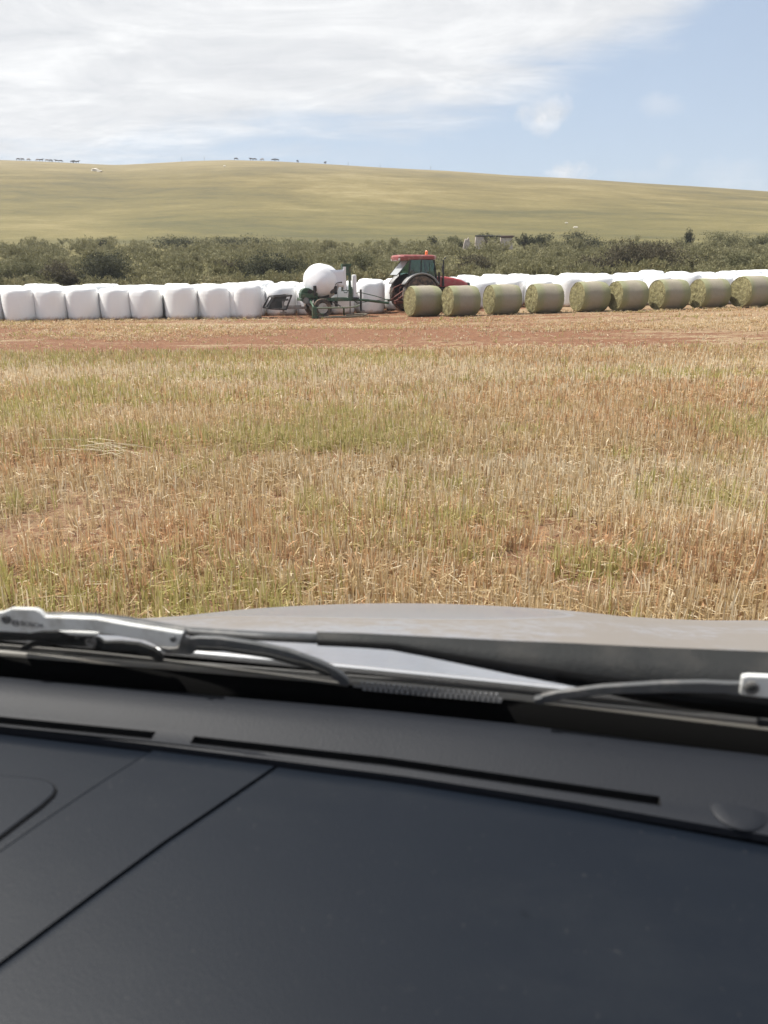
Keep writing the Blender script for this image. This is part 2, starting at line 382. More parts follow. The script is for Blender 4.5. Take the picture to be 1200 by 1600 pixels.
def quads_mesh(name, v, tint, m, attr='tint'):
    n = len(v)//4; me = bpy.data.meshes.new(name)
    me.vertices.add(4*n); me.vertices.foreach_set('co', v.astype(np.float32).ravel())
    me.loops.add(4*n); me.loops.foreach_set('vertex_index', np.arange(4*n, dtype=np.int32))
    me.polygons.add(n); me.polygons.foreach_set('loop_start', np.arange(0, 4*n, 4, dtype=np.int32)); me.polygons.foreach_set('loop_total', np.full(n, 4, dtype=np.int32))
    me.update(calc_edges=True); me.validate()
    A = me.attributes.new(attr, 'FLOAT', 'FACE'); A.data.foreach_set('value', tint.astype(np.float32))
    me.materials.append(m); return me
rng = np.random.default_rng(7)
# the continuous grey-green scrub band
protos = []
for k in range(10):
    w = rng.uniform(1.7, 3.2); h = rng.uniform(.9, 1.7)
    protos.append(bush_arrays(rng, w, h, w*.85, 1500, .115, up=1.1))
VV = []; TT = []
def scatter_scrub(n, y0, y1, smin, smax, bias=0.0, thin=1.0):
    ys_ = rng.uniform(y0, y1, n); xs_ = rng.uniform(-1, 1, n)*(ys_*.62+11)
    dens = fbm(xs_/9, ys_/9, 31)
    for x, y, dn in zip(xs_, ys_, dens):
        if 83 < y < 99 and 722 < px_at(x, y, 4) < 812: continue
        v, t = protos[rng.integers(0, 10)]
        s = rng.uniform(smin, smax)*(0.75+.5*dn); a = rng.uniform(0, 2*math.pi)
        q = v.copy()*np.array([s, s, s*rng.uniform(.85, 1.25)]); c, s2 = math.cos(a), math.sin(a)
        q = np.stack([q[:, 0]*c-q[:, 1]*s2, q[:, 0]*s2+q[:, 1]*c, q[:, 2]], 1)+np.array([x, y, zt(x, y)-.05])
        sel = np.ones(len(t), bool)
        if thin < 1: sel = rng.uniform(0, 1, len(t)) < thin
        VV.append(q.reshape(-1, 4, 3)[sel].reshape(-1, 3)); TT.append(np.clip(t[sel]*.75+rng.uniform(-.06, .30)+bias, 0, 1))
scatter_scrub(360, 43, 66, .85, 1.15)
scatter_scrub(420, 62, 92, .85, 1.3, .05, .7)
scatter_scrub(300, 88, 110, .5, .95, .08, .5)
sc = bpy.data.objects.new('scrub', quads_mesh('scrub', np.concatenate(VV), np.concatenate(TT), M_scrub)); C.objects.link(sc)
tag(sc, 'grey green scrub growing as one dense band at the foot of the hill', 'scrub', kind='stuff')

def bush(name, label, px, py_top, wpx, Y, m, aspect=1.0, n=2600, leaf=.115, cat='bush', group=None):
    top = at(px, py_top, Y); x = top.x; gz = zt(x, Y)
    h = max(.7, top.z-gz); w = wpx*Y/FPX*1.02
    v, t = bush_arrays(rng, w, h*.92, w*.8, int(n*1.8), leaf, nlobe=int(6+w*1.6))
    hi = v[:, 2].max(); v[:, 2] *= h/hi
    e = empty(name, (x, Y, gz))
    f = bpy.data.objects.new('foliage', quads_mesh('foliage', v, t, m)); C.objects.link(f); f.parent = e
    s = MB()
    for k in range(6):
        a = rng.uniform(0, 6.28); r0 = .05; q = (math.cos(a)*w*.22, math.sin(a)*w*.2, h*rng.uniform(.5, .75))
        s.tube([(0, 0, -.1), (q[0]*.45, q[1]*.45, q[2]*.5), q], [.06, .045, .015], 6)
    s.build('stem', M_stem, e)
    tag(e, label, cat, group); return e
GB = 'separate bushes that stand out of the scrub band'
for a in [
 ('dark_bush', 'dark green bush above the white bales, the larger dark clump near the left edge', 150, 384, 110, 54, M_dark, 1, 4200),
 ('dark_bush', 'dark bushy shrub standing left behind the white ball on the bale wrapper', 425, 386, 108, 53, M_dark, 1, 4600),
 ('dark_bush', 'small dark bush touching the left side of the big bush behind the wrapper', 372, 402, 44, 55, M_brown, 1, 1800),
 ('brown_bush', 'reddish brown shrub just left of the large dark clump near the left edge', 95, 402, 60, 53, M_brown, 1, 2000),
 ('olive_bush', 'pale olive shrub at the far left edge above the bales', 32, 398, 80, 56, M_green, 1, 2400),
 ('dark_bush', 'long dark bush on the upper scrub edge, left one of three on that stretch', 282, 366, 92, 96, M_dark, 1, 3000),
 ('dark_bush', 'middle dark bush of three on the upper scrub edge left of the ball', 376, 364, 96, 95, M_dark, 1, 3000),
 ('dark_bush', 'low dark bush on the upper scrub edge straight above the white ball', 462, 368, 80, 93, M_green, 1, 2600),
 ('dark_bush', 'tiny dark bush alone on the upper scrub edge above the left clump', 157, 370, 26, 97, M_dark, 1, 900),
 ('round_bush', 'rounded dark bush above the tractor roof on the upper scrub edge', 681, 366, 28, 96, M_dark, 1, 1100),
 ('round_bush', 'small bush between the tractor roof and the stone ruin', 712, 366, 36, 96, M_green, 1, 1300),
 ('dark_bush', 'dark bush growing behind the stone ruin and rising over its wall', 761, 361, 36, 101, M_dark, 1, 1300),
 ('dark_bush', 'dense dark bush right of the stone ruin, the smaller left one of a pair', 823, 362, 32, 95, M_dark, 1, 1300),
 ('dark_bush', 'dense dark bush right of the stone ruin, the square right one of a pair', 851, 361, 38, 94, M_dark, 1, 1600),
 ('dark_bush', 'dark bush under the pale rocks on the slope right of the ruin', 915, 358, 66, 94, M_dark, 1, 2400),
 ('brown_bush', 'large dark brown thicket behind the hay bales right of the centre', 1005, 370, 128, 57, M_brown, 1, 5200),
 ('brown_bush', 'dark thicket left neighbour of the large brown one behind the hay bales', 935, 392, 72, 56, M_brown, 1, 2600),
 ('upright_bush', 'narrow upright bush alone on the upper scrub edge near the right', 1079, 354, 15, 97, M_dark, 1, 900),
 ('olive_bush', 'olive bush on the upper scrub edge in the top right of the band', 1135, 356, 62, 96, M_green, 1, 2200),
 ('olive_bush', 'olive bush cut by the right edge of the picture on the upper scrub edge', 1190, 357, 48, 95, M_green, 1, 1800),
 ('brown_bush', 'brown twiggy shrub behind the tractor bonnet and exhaust', 735, 392, 66, 58, M_brown, 1, 2200),
 ('olive_bush', 'light olive shrub behind the film tower of the bale wrapper', 552, 390, 70, 60, M_green, 1, 2200),
 ('dark_bush', 'dark green shrub low behind the bales at the right edge', 1165, 388, 60, 60, M_green, 1, 2000),
 ]:
    bush(a[0], a[1], *a[2:6], a[6], a[7], a[8], group=GB)

# ------------------------------------------------------------------ wrapped bales
mw, g = newmat('stretch_film', 0.30)
sp = g.n('ShaderNodeSeparateXYZ'); g.L.new(g.obj, sp.inputs[0]); oi = g.n('ShaderNodeObjectInfo')
dn = g.noise(g.obj, 5, 7, 0.7)
dirt = g.M('MULTIPLY', g.M('SUBTRACT', 1.0, g.mr(g.M('ADD', sp.outputs[2], g.M('MULTIPLY', g.M('SUBTRACT', dn, .5), .30)), 0.02, 0.20)), .75)
sm = g.M('MULTIPLY', g.mr(g.noise(g.obj, 1.6, 8, .65, (1, 1, .5)), .56, .74), .25)
col = g.mix(sm, (0.88, 0.88, 0.865), (0.74, 0.71, 0.67)); col = g.mix(dirt, col, (0.36, 0.22, 0.14))
g.L.new(col, g.b.inputs['Base Color'])
wv = g.n('ShaderNodeTexWave'); wv.bands_direction = 'Z'; wv.inputs['Scale'].default_value = 2.2; wv.inputs['Distortion'].default_value = 3.0; wv.inputs['Detail'].default_value = 3; g.L.new(g.obj, wv.inputs[0])
g.bump(g.M('ADD', g.M('MULTIPLY', wv.outputs['Fac'], .10), g.noise(g.obj, 5, 6, .55, (1, 1, .35))), 0.22, 0.03)

def bale_mesh(seed, rad=.632, H=1.23):
    rnd = random.Random(seed); mb = MB()
    prof = [(.0, .0), (.50, 0.0), (.575, .02), (.60, .10), (.612, .3), (.618, .6), (.612, .9), (.598, 1.03), (.575, 1.11), (.535, 1.165), (.47, 1.20), (.36, 1.217), (.2, 1.224), (.0, 1.226)]
    n = 40; vs = []; fs = []
    sag = [rnd.uniform(-.02, .02) for _ in range(5)]; ph = rnd.uniform(0, 6)
    for r, z in prof:
        for j in range(n):
            q = 2*math.pi*j/n
            k = 1+.018*math.sin(3*q+ph)+.014*math.sin(5*q+ph*2)+.016*math.sin(2*q-ph)
            nz = noise.noise(Vector((math.cos(q)*1.3+seed, math.sin(q)*1.3, z*1.6)))*.035 + noise.noise(Vector((math.cos(q)*4+seed, math.sin(q)*4, z*3)))*.010
            rr = max(0, r*k+(nz if r > .3 else 0))
            zz = z+(noise.noise(Vector((math.cos(q)*r*3+seed*2, math.sin(q)*r*3, 5)))*.05 if z > .95 else 0)+ (rr*math.cos(q-ph)*.03 if z > .8 else 0)
            vs.append((rr*rad/.615*(1.0+.012*math.sin(z*4+ph)), 0, zz*H/1.22)); vs[-1] = (vs[-1][0]*math.cos(q), vs[-1][0]*math.sin(q), vs[-1][2])
    k = len(prof)
    for i in range(k-1):
        for j in range(n): fs.append((i*n+j, i*n+(j+1) % n, (i+1)*n+(j+1) % n, (i+1)*n+j))
    mb.add(vs, fs); me_o = mb.build('wrapped_bale', mw, smooth=60); me = me_o.data
    bm = bmesh.new(); bm.from_mesh(me); bmesh.ops.remove_doubles(bm, verts=bm.verts, dist=.002); bm.to_mesh(me); bm.free(); me.shade_smooth()
    bpy.data.objects.remove(me_o); return me
bmeshes = [bale_mesh(k+1) for k in range(7)]
ORD = ['first', 'second', 'third', 'fourth', 'fifth', 'sixth', 'seventh', 'eighth', 'ninth', 'tenth', 'eleventh', 'twelfth', 'thirteenth', 'fourteenth', 'fifteenth', 'sixteenth', 'seventeenth', 'eighteenth', 'nineteenth', 'twentieth', 'twenty-first', 'twenty-second', 'twenty-third', 'twenty-fourth', 'twenty-fifth', 'twenty-sixth', 'twenty-seventh', 'twenty-eighth', 'twenty-ninth', 'thirtieth', 'thirty-first', 'thirty-second', 'thirty-third', 'thirty-fourth', 'thirty-fifth']
rb = random.Random(11)
def wbale(x, y, label, group, s=1.0, hz=1.0):
    o = bpy.data.objects.new('wrapped_bale', rb.choice(bmeshes)); C.objects.link(o)
    o.location = (x, y, zt(x, y)-.01); o.rotation_euler = (rb.uniform(-.02, .02), rb.uniform(-.02, .02), rb.uniform(0, 6.28)); o.scale = (s, s, s*hz)
    return tag(o, label, 'wrapped bale', group)
GW = 'white wrapped bales stored in rows behind the machines'
front = [(24, 503), (73, 502), (124, 501.5), (176, 500.5), (224, 500), (279, 499.5), (333, 498.5), (383, 498)]
labs = ['white wrapped bale cut by the left edge of the picture, front row',
        'white wrapped bale second from the left edge in the front row',
        'white wrapped bale third from the left edge in the front row',
        'narrower white wrapped bale fourth from the left edge in the front row',
        'white wrapped bale fifth from the left edge in the front row',
        'broad white wrapped bale sixth from the left edge in the front row',
        'white wrapped bale with a dark mark on its top corner, seventh in the front row',
        'white wrapped bale at the right end of the left front row beside the wrapper tail']
def pix_ground(px, py):
    d = pix_dir(px, py); Y = 30.0
    for _ in range(30):
        p = at(px, py, Y); Y = (EYE-zt(p.x, Y))/(-d.z/d.y)
    return at(px, py, Y)
for k, ((px, py), lb) in enumerate(zip(front, labs)):
    p = pix_ground(px, py); wbale(p.x, p.y+.60, lb, GW, [1.0, .99, 1.0, .97, .98, 1.03, .99, 1.0][k], [1, .99, 1, 1, .99, 1.02, 1.03, 1.06][k])
    if k == 0: x0, y0 = p.x-1.27, p.y+.6
tw = at(352, 452, 30.6)
for k in range(2): wbale(x0-k*1.27, y0, ['white wrapped bale just outside the left edge of the front row', 'white wrapped bale farther out beyond the left edge of the front row'][k], GW)
YAW = R(20); WY = R(17)
pt = at(654, 480, 35.0); TPOS = (pt.x-.24, 35.0)
pw = pix_ground(504, 497); WPOS = (pw.x-.27, pw.y+1.05)
def blocked(x, y):              # does a bale standing here touch the tractor or the wrapper?
    for (ox, oy), a, x0, x1, hw in ((TPOS, YAW, -1.15, 2.75, 1.02), (WPOS, WY, -.9, 1.5, 1.0), (WPOS, WY, -2.3, -.9, .6)):
        dx, dy = x-ox, y-oy; lx = dx*math.cos(a)+dy*math.sin(a); ly = -dx*math.sin(a)+dy*math.cos(a)
        if x0-.60 < lx < x1+.60 and abs(ly) < hw+.60: return True
    return False
def rowY(x):
    y = float(np.interp(x, [-24, -6, -1.5, 1, 5, 10, 18, 26], [33.4, 33.6, 34.4, 35.6, 36.6, 35.9, 35.0, 34.6]))
    while blocked(x, y) or blocked(x, y-.1): y += .05
    return y
off = {}
rownames = ['second', 'third', 'fourth', 'fifth', 'last']
for r in range(5):
    xstart = (-21.0 if r < 4 else 4.0)+rb.uniform(0, .5); lst = []
    x = xstart
    while x < (-5.4 if r == 0 else 23.5):
        y = (32.15 if r == 0 else rowY(x)+(r-1)*1.36)+rb.uniform(-.09, .09)
        if r == 3: y += 0
        if not blocked(x, y): lst.append((x, y))
        x += 1.245+rb.uniform(-.02, .04)
    vis = [p for p in lst if 0 <= px_at(*p) <= 1200]
    i = 0
    for (x, y) in lst:
        if (x, y) in vis:
            px = px_at(x, y)
            near = 'above the left front row' if px < 400 else 'behind the green bale wrapper' if px < 600 else 'behind the red tractor' if px < 740 else 'behind the hay bales'
            lb = f'white wrapped bale {near}, {ORD[i]} from the left in the {rownames[r]} row'
            assert len(lb.split()) <= 16, lb
            i += 1
        else:
            side = 'left' if x < 0 else 'right'; ko = off.setdefault((r, side), 0); off[(r, side)] += 1
            lb = f'white wrapped bale outside the picture beyond its {side} edge, {rownames[r]} row, {ORD[ko]} one' if ko < 3 else None
        if lb is not None: wbale(x, y, lb, GW, rb.uniform(.97, 1.03), rb.uniform(.96, 1.06))

# ------------------------------------------------------------------ hay bales in net
mn, g = newmat('bale_net', 0.75)
sp = g.n('ShaderNodeSeparateXYZ'); g.L.new(g.obj, sp.inputs[0]); oi = g.n('ShaderNodeObjectInfo')
nn = g.noise(g.obj, 4, 7, .65, (3.0, .6, .6)); n2 = g.noise(g.obj, 22, 6, .7, (1.6, .35, .35))
ax = g.M('ADD', g.M('ABSOLUTE', g.M('ADD', sp.outputs[0], g.M('MULTIPLY', g.M('SUBTRACT', oi.outputs['Random'], .6), .35))), g.M('MULTIPLY', g.M('SUBTRACT', nn, .5), .35))
edge = g.mr(ax, .18, .46)
col = g.mix(edge, (0.35, 0.310, 0.225), (0.285, 0.290, 0.145))
col = g.mix(g.M('MULTIPLY', g.mr(n2, .35, .65), .5), col, g.mix(.35, col, (0.15, 0.12, 0.07)))
wv = g.n('ShaderNodeTexWave'); wv.bands_direction = 'X'; wv.inputs['Scale'].default_value = 9; wv.inputs['Distortion'].default_value = 2; g.L.new(g.obj, wv.inputs[0])
col = g.mix(g.M('MULTIPLY', g.mr(wv.outputs['Fac'], .5, 1.0), .22), col, (0.42, 0.38, 0.30))
col = g.mix(g.M('MULTIPLY', g.mr(nn, .52, .7), .5), col, (0.36, 0.31, 0.25))
g.L.new(col, g.b.inputs['Base Color']); g.bump(g.M('ADD', n2, wv.outputs['Fac']), .7, .02)
me_, g = newmat('hay_end', 0.9)
nn = g.noise(g.obj, 9, 8, .75); n2 = g.noise(g.obj, 45, 5, .7)
col = g.ramp(g.M('ADD', g.M('MULTIPLY', nn, .6), g.M('MULTIPLY', n2, .4)), [(.34, (0.05, 0.040, 0.018)), (.46, (0.17, 0.145, 0.065)), (.56, (0.30, 0.27, 0.13)), (.70, (0.50, 0.45, 0.26))])
g.L.new(col, g.b.inputs['Base Color']); g.bump(n2, .8, .03)
m_straw = mat('loose_straw', (0.42, 0.38, 0.18), .8, var=.3, vscale=30)
def hay_bale(seed):
    rnd = random.Random(seed); e = empty('hay_bale', (0, 0, 0)); r = .595; Lh = .60; n = 48
    mb = MB(); prof = []
    for i in range(17):
        t = i/16; x = -Lh+2*Lh*t; k = 1-.055*abs(2*t-1)**6; prof.append((r*k, x))
    vs = []
    for rr, x in prof:
        for j in range(n):
            q = 2*math.pi*j/n; c, s = math.cos(q), math.sin(q)
            d = noise.noise(Vector((x*2+seed, c*2, s*2)))*.018+noise.noise(Vector((x*9+seed, c*3, s*3)))*.007
            fl = max(0, -s-.93)*.35
            vs.append((x, c*(rr+d), s*(rr+d-fl)+r-.02))
    fs = [(i*n+j, i*n+(j+1) % n, (i+1)*n+(j+1) % n, (i+1)*n+j) for i in range(16) for j in range(n)]
    mb.add(vs, fs); mb.build('netted_barrel', mn, e, smooth=60)
    for sgn in (-1, 1):
        mb = MB(); vs = []; fs = []; rings = 11
        for i in range(rings):
            t = i/(rings-1)
            for j in range(n):
                q = 2*math.pi*j/n; rr = r*.95*(1-t)+.0; c, s = math.cos(q), math.sin(q)
                bulge = -.01+.03*math.sin(min(1, t*1.5)*math.pi/2)+noise.noise(Vector((c*rr*7+seed, s*rr*7, sgn)))*.030+noise.noise(Vector((c*rr*20+seed, s*rr*20, sgn)))*.015
                if i == 0: bulge = -.012
                vs.append((sgn*(Lh+bulge), c*rr, s*rr+r-.02))
        for i in range(rings-1):
            for j in range(n): fs.append((i*n+j, i*n+(j+1) % n, (i+1)*n+(j+1) % n, (i+1)*n+j))
        mb.add(vs, fs)
        mb.cur = 1
        for k in range(260):
            q = rnd.uniform(0, 6.28); rr = r*.93*math.sqrt(rnd.random()); p = Vector((sgn*(Lh+.01), math.cos(q)*rr, math.sin(q)*rr+r-.02))
            tdir = Vector((sgn*rnd.uniform(.1, .9), math.cos(q+1.57)+rnd.uniform(-.5, .5), math.sin(q+1.57)+rnd.uniform(-.7, .3))).normalized()
            L = rnd.uniform(.04, .13); w = Vector((rnd.uniform(-1, 1), rnd.uniform(-1, 1), rnd.uniform(-1, 1))).cross(tdir).normalized()*.004
            mb.add([p-w, p+w, p+tdir*L+w*.4+Vector((0, 0, -L*.2)), p+tdir*L-w*.4+Vector((0, 0, -L*.2))], [(0, 1, 2, 3)])
        mb.build('straw_end', [me_, m_straw], e, smooth=50)
    return e
hb = [hay_bale(3), hay_bale(8), hay_bale(15), hay_bale(21)]
for k, o in enumerate(hb): o['proto'] = k
hay = [  # centre px, base py, yaw deg, label
 (660.5, 494.5, 17, 'green hay bale in net wrap in front of the tractor rear wheel'),
 (719, 494, 15, 'hay bale in net wrap in front of the tractor bonnet'),
 (784, 491.5, 11, 'brownish netted hay bale first one right of the tractor'),
 (850, 489.5, 9, 'brownish netted hay bale second one right of the tractor'),
 (921, 487, 11, 'netted hay bale with a hollow dark end, touching its right neighbour closely'),
 (980, 485.5, 10, 'netted hay bale that nearly touches its left neighbour, fifth from the right'),
 (1044.5, 484, 10, 'netted hay bale with a coarse straw end, third from the right edge'),
 (1107.5, 482, 8, 'netted hay bale left of the one cut by the right edge'),
 (1174, 480.5, 14, 'greenish netted hay bale cut by the right edge of the picture')]
GH = 'net wrapped hay bales waiting in a line in front'
used = set()
hay[5] = (980, 485.5, 10, 'netted hay bale close to its left neighbour, fourth from the right edge')
for k, (px, py, yw, lb) in enumerate(hay):
    q = k % 4
    o = hb[q] if q not in used else copy_tree(hb[q]); used.add(q)
    p = pix_ground(px, py); o.location = (p.x+.02, p.y+.18, zt(p.x, p.y+.2)); o.rotation_euler = (0, 0, R(yw+8)); tag(o, lb, 'hay bale', GH)
    s = [1.0, .98, .98, .97, 1.0, 1.0, 1.01, 1.0, 1.05][k]; o.scale = (s, s, s*1.0)
    if 'proto' in o: del o['proto']
p = at(1240, 480, 32.4); o = copy_tree(hb[1]); o.location = (p.x+.1, 32.6, zt(p.x, 32.6)); o.rotation_euler = (0, 0, R(10)); tag(o, 'netted hay bale just beyond the right edge of the picture', 'hay bale', GH)

# ------------------------------------------------------------------ tractor
m_red = mat('tractor_red', (0.36, 0.030, 0.034), .42, var=.15, coat=.15, col2=(0.30, 0.16, 0.11), c2scale=2.5, c2lo=.5, c2hi=.85)
m_black = mat('black_plastic', (0.022, 0.022, 0.022), .6, col2=(0.11, 0.085, 0.065), c2scale=4, c2lo=.48, c2hi=.8)
m_tyre = mat('tractor_tyre', (0.035, 0.032, 0.030), .85, col2=(0.22, 0.15, 0.105), c2scale=5, c2lo=.40, c2hi=.66)
m_grey = mat('grey_fender', (0.26, 0.26, 0.255), .5, col2=(0.26, 0.20, 0.15), c2scale=4)
m_rim = mat('rim_paint', (0.46, 0.44, 0.40), .5, col2=(0.25, 0.17, 0.12), c2scale=5)
m_orange = mat('orange_lens', (0.85, 0.16, 0.02), .25, coat=.5)
m_steel = mat('worn_steel', (0.22, 0.21, 0.20), .45, .7, col2=(0.16, 0.09, 0.055), c2scale=6, c2lo=.5, c2hi=.7)
m_green = mat('machine_green', (0.030, 0.078, 0.040), .5, coat=.1, col2=(0.20, 0.155, 0.10), c2scale=4, c2lo=.5, c2hi=.78)
m_white = mat('white_film_roll', (0.78, 0.78, 0.78), .35, var=.03)
m_film, g = newmat('film_web_plastic', .3)
g.b.inputs['Base Color'].default_value = (.78, .78, .80, 1)
fw = g.mix(g.noise(g.obj, 6, 5, .6), (.72, .72, .75), (.82, .82, .84)); g.L.new(fw, g.b.inputs['Base Color'])
def glass_mat(name, tintc, refl=1.0, dirt=0.0):
    m = bpy.data.materials.new(name); m.use_nodes = True; g = G(m); g.N.remove(g.b)
    tr = g.n('ShaderNodeBsdfTransparent'); tr.inputs[0].default_value = (*tintc, 1); gl = g.n('ShaderNodeBsdfGlossy'); gl.inputs['Roughness'].default_value = .02
    fr = g.n('ShaderNodeLayerWeight'); ms = g.n('ShaderNodeMixShader'); f = g.M('MULTIPLY', g.M('ADD', g.M('MULTIPLY', g.M('POWER', fr.outputs['Facing'], 5), .9), .045), refl)
    g.L.new(f, ms.inputs[0]); g.L.new(tr.outputs[0], ms.inputs[1]); g.L.new(gl.outputs[0], ms.inputs[2]); res = ms.outputs[0]
    if dirt:
        tc = g.n('ShaderNodeTexCoord'); n = g.noise(tc.outputs['Object'], 14, 8, .7); v = g.n('ShaderNodeTexVoronoi'); v.inputs['Scale'].default_value = 16; g.L.new(tc.outputs['Object'], v.inputs['Vector'])
        sp_ = g.M('MULTIPLY', g.M('SUBTRACT', 1.0, g.mr(v.outputs['Distance'], .035, .085)), g.mr(n, .48, .6))
        df = g.n('ShaderNodeBsdfDiffuse'); df.inputs[0].default_value = (.50, .51, .53, 1); m2 = g.n('ShaderNodeMixShader')
        g.L.new(g.M('ADD', g.M('MULTIPLY', sp_, dirt*10), g.M('MULTIPLY', g.mr(n, .35, .75), dirt*.5), clamp=True), m2.inputs[0]); g.L.new(res, m2.inputs[1]); g.L.new(df.outputs[0], m2.inputs[2]); res = m2.outputs[0]
    g.L.new(res, g.N['Material Output'].inputs[0]); return m
m_cabglass = glass_mat('cab_glass', (.50, .66, .64), 1.6)

def wheel_mb(rad, wid, rimr, lugs):
    t = MB(); w = wid/2
    t.lathe([(rimr, -w*.75), (rimr+.04, -w*.95), (rad*.90, -w), (rad*.965, -w*.85), (rad*.975, 0), (rad*.965, w*.85), (rad*.90, w), (rimr+.04, w*.95), (rimr, w*.75)], 40, axis='Y', cap=False)
    for k in range(lugs):
        for sgn in (-1, 1):
            a = 2*math.pi*(k+(.5 if sgn > 0 else 0))/lugs; da = .55*(2*math.pi/lugs)
            pts = []
            for (y, aa) in ((sgn*w*.03, a), (sgn*w*1.0, a+da)):
                for (dr, dd) in ((rad*.955, -.045), (rad*1.0, -.030), (rad*1.0, .030), (rad*.955, .045)):
                    rr = dr-(rad*.03 if abs(y) > w*.5 else 0); q = aa+dd*1.2/rad*.9
                    pts.append((rr*math.sin(q), y, rr*math.cos(q)))
            t.add(pts, [(0, 1, 5, 4), (1, 2, 6, 5), (2, 3, 7, 6), (0, 3, 2, 1), (4, 5, 6, 7)])
    r_ = MB(); r_.lathe([(rimr+.01, -w*.8), (rimr, -w*.55), (rimr*.75, -w*.15), (rimr*.35, -w*.1), (.10, -w*.3), (.10, w*.3), (rimr*.35, w*.1), (rimr*.75, w*.15), (rimr, w*.55), (rimr+.01, w*.8)], 32, axis='Y')
    return t, r_
def wheel(parent, loc, rad, wid, rimr, lugs, tm, rm, name='wheel', steer=0):
    t, r_ = wheel_mb(rad, wid, rimr, lugs); e = t.build(name, tm, parent, smooth=30); e.location = loc; e.rotation_euler = (0, 0, steer)
    r_.build('rim', rm, e, smooth=30); return e

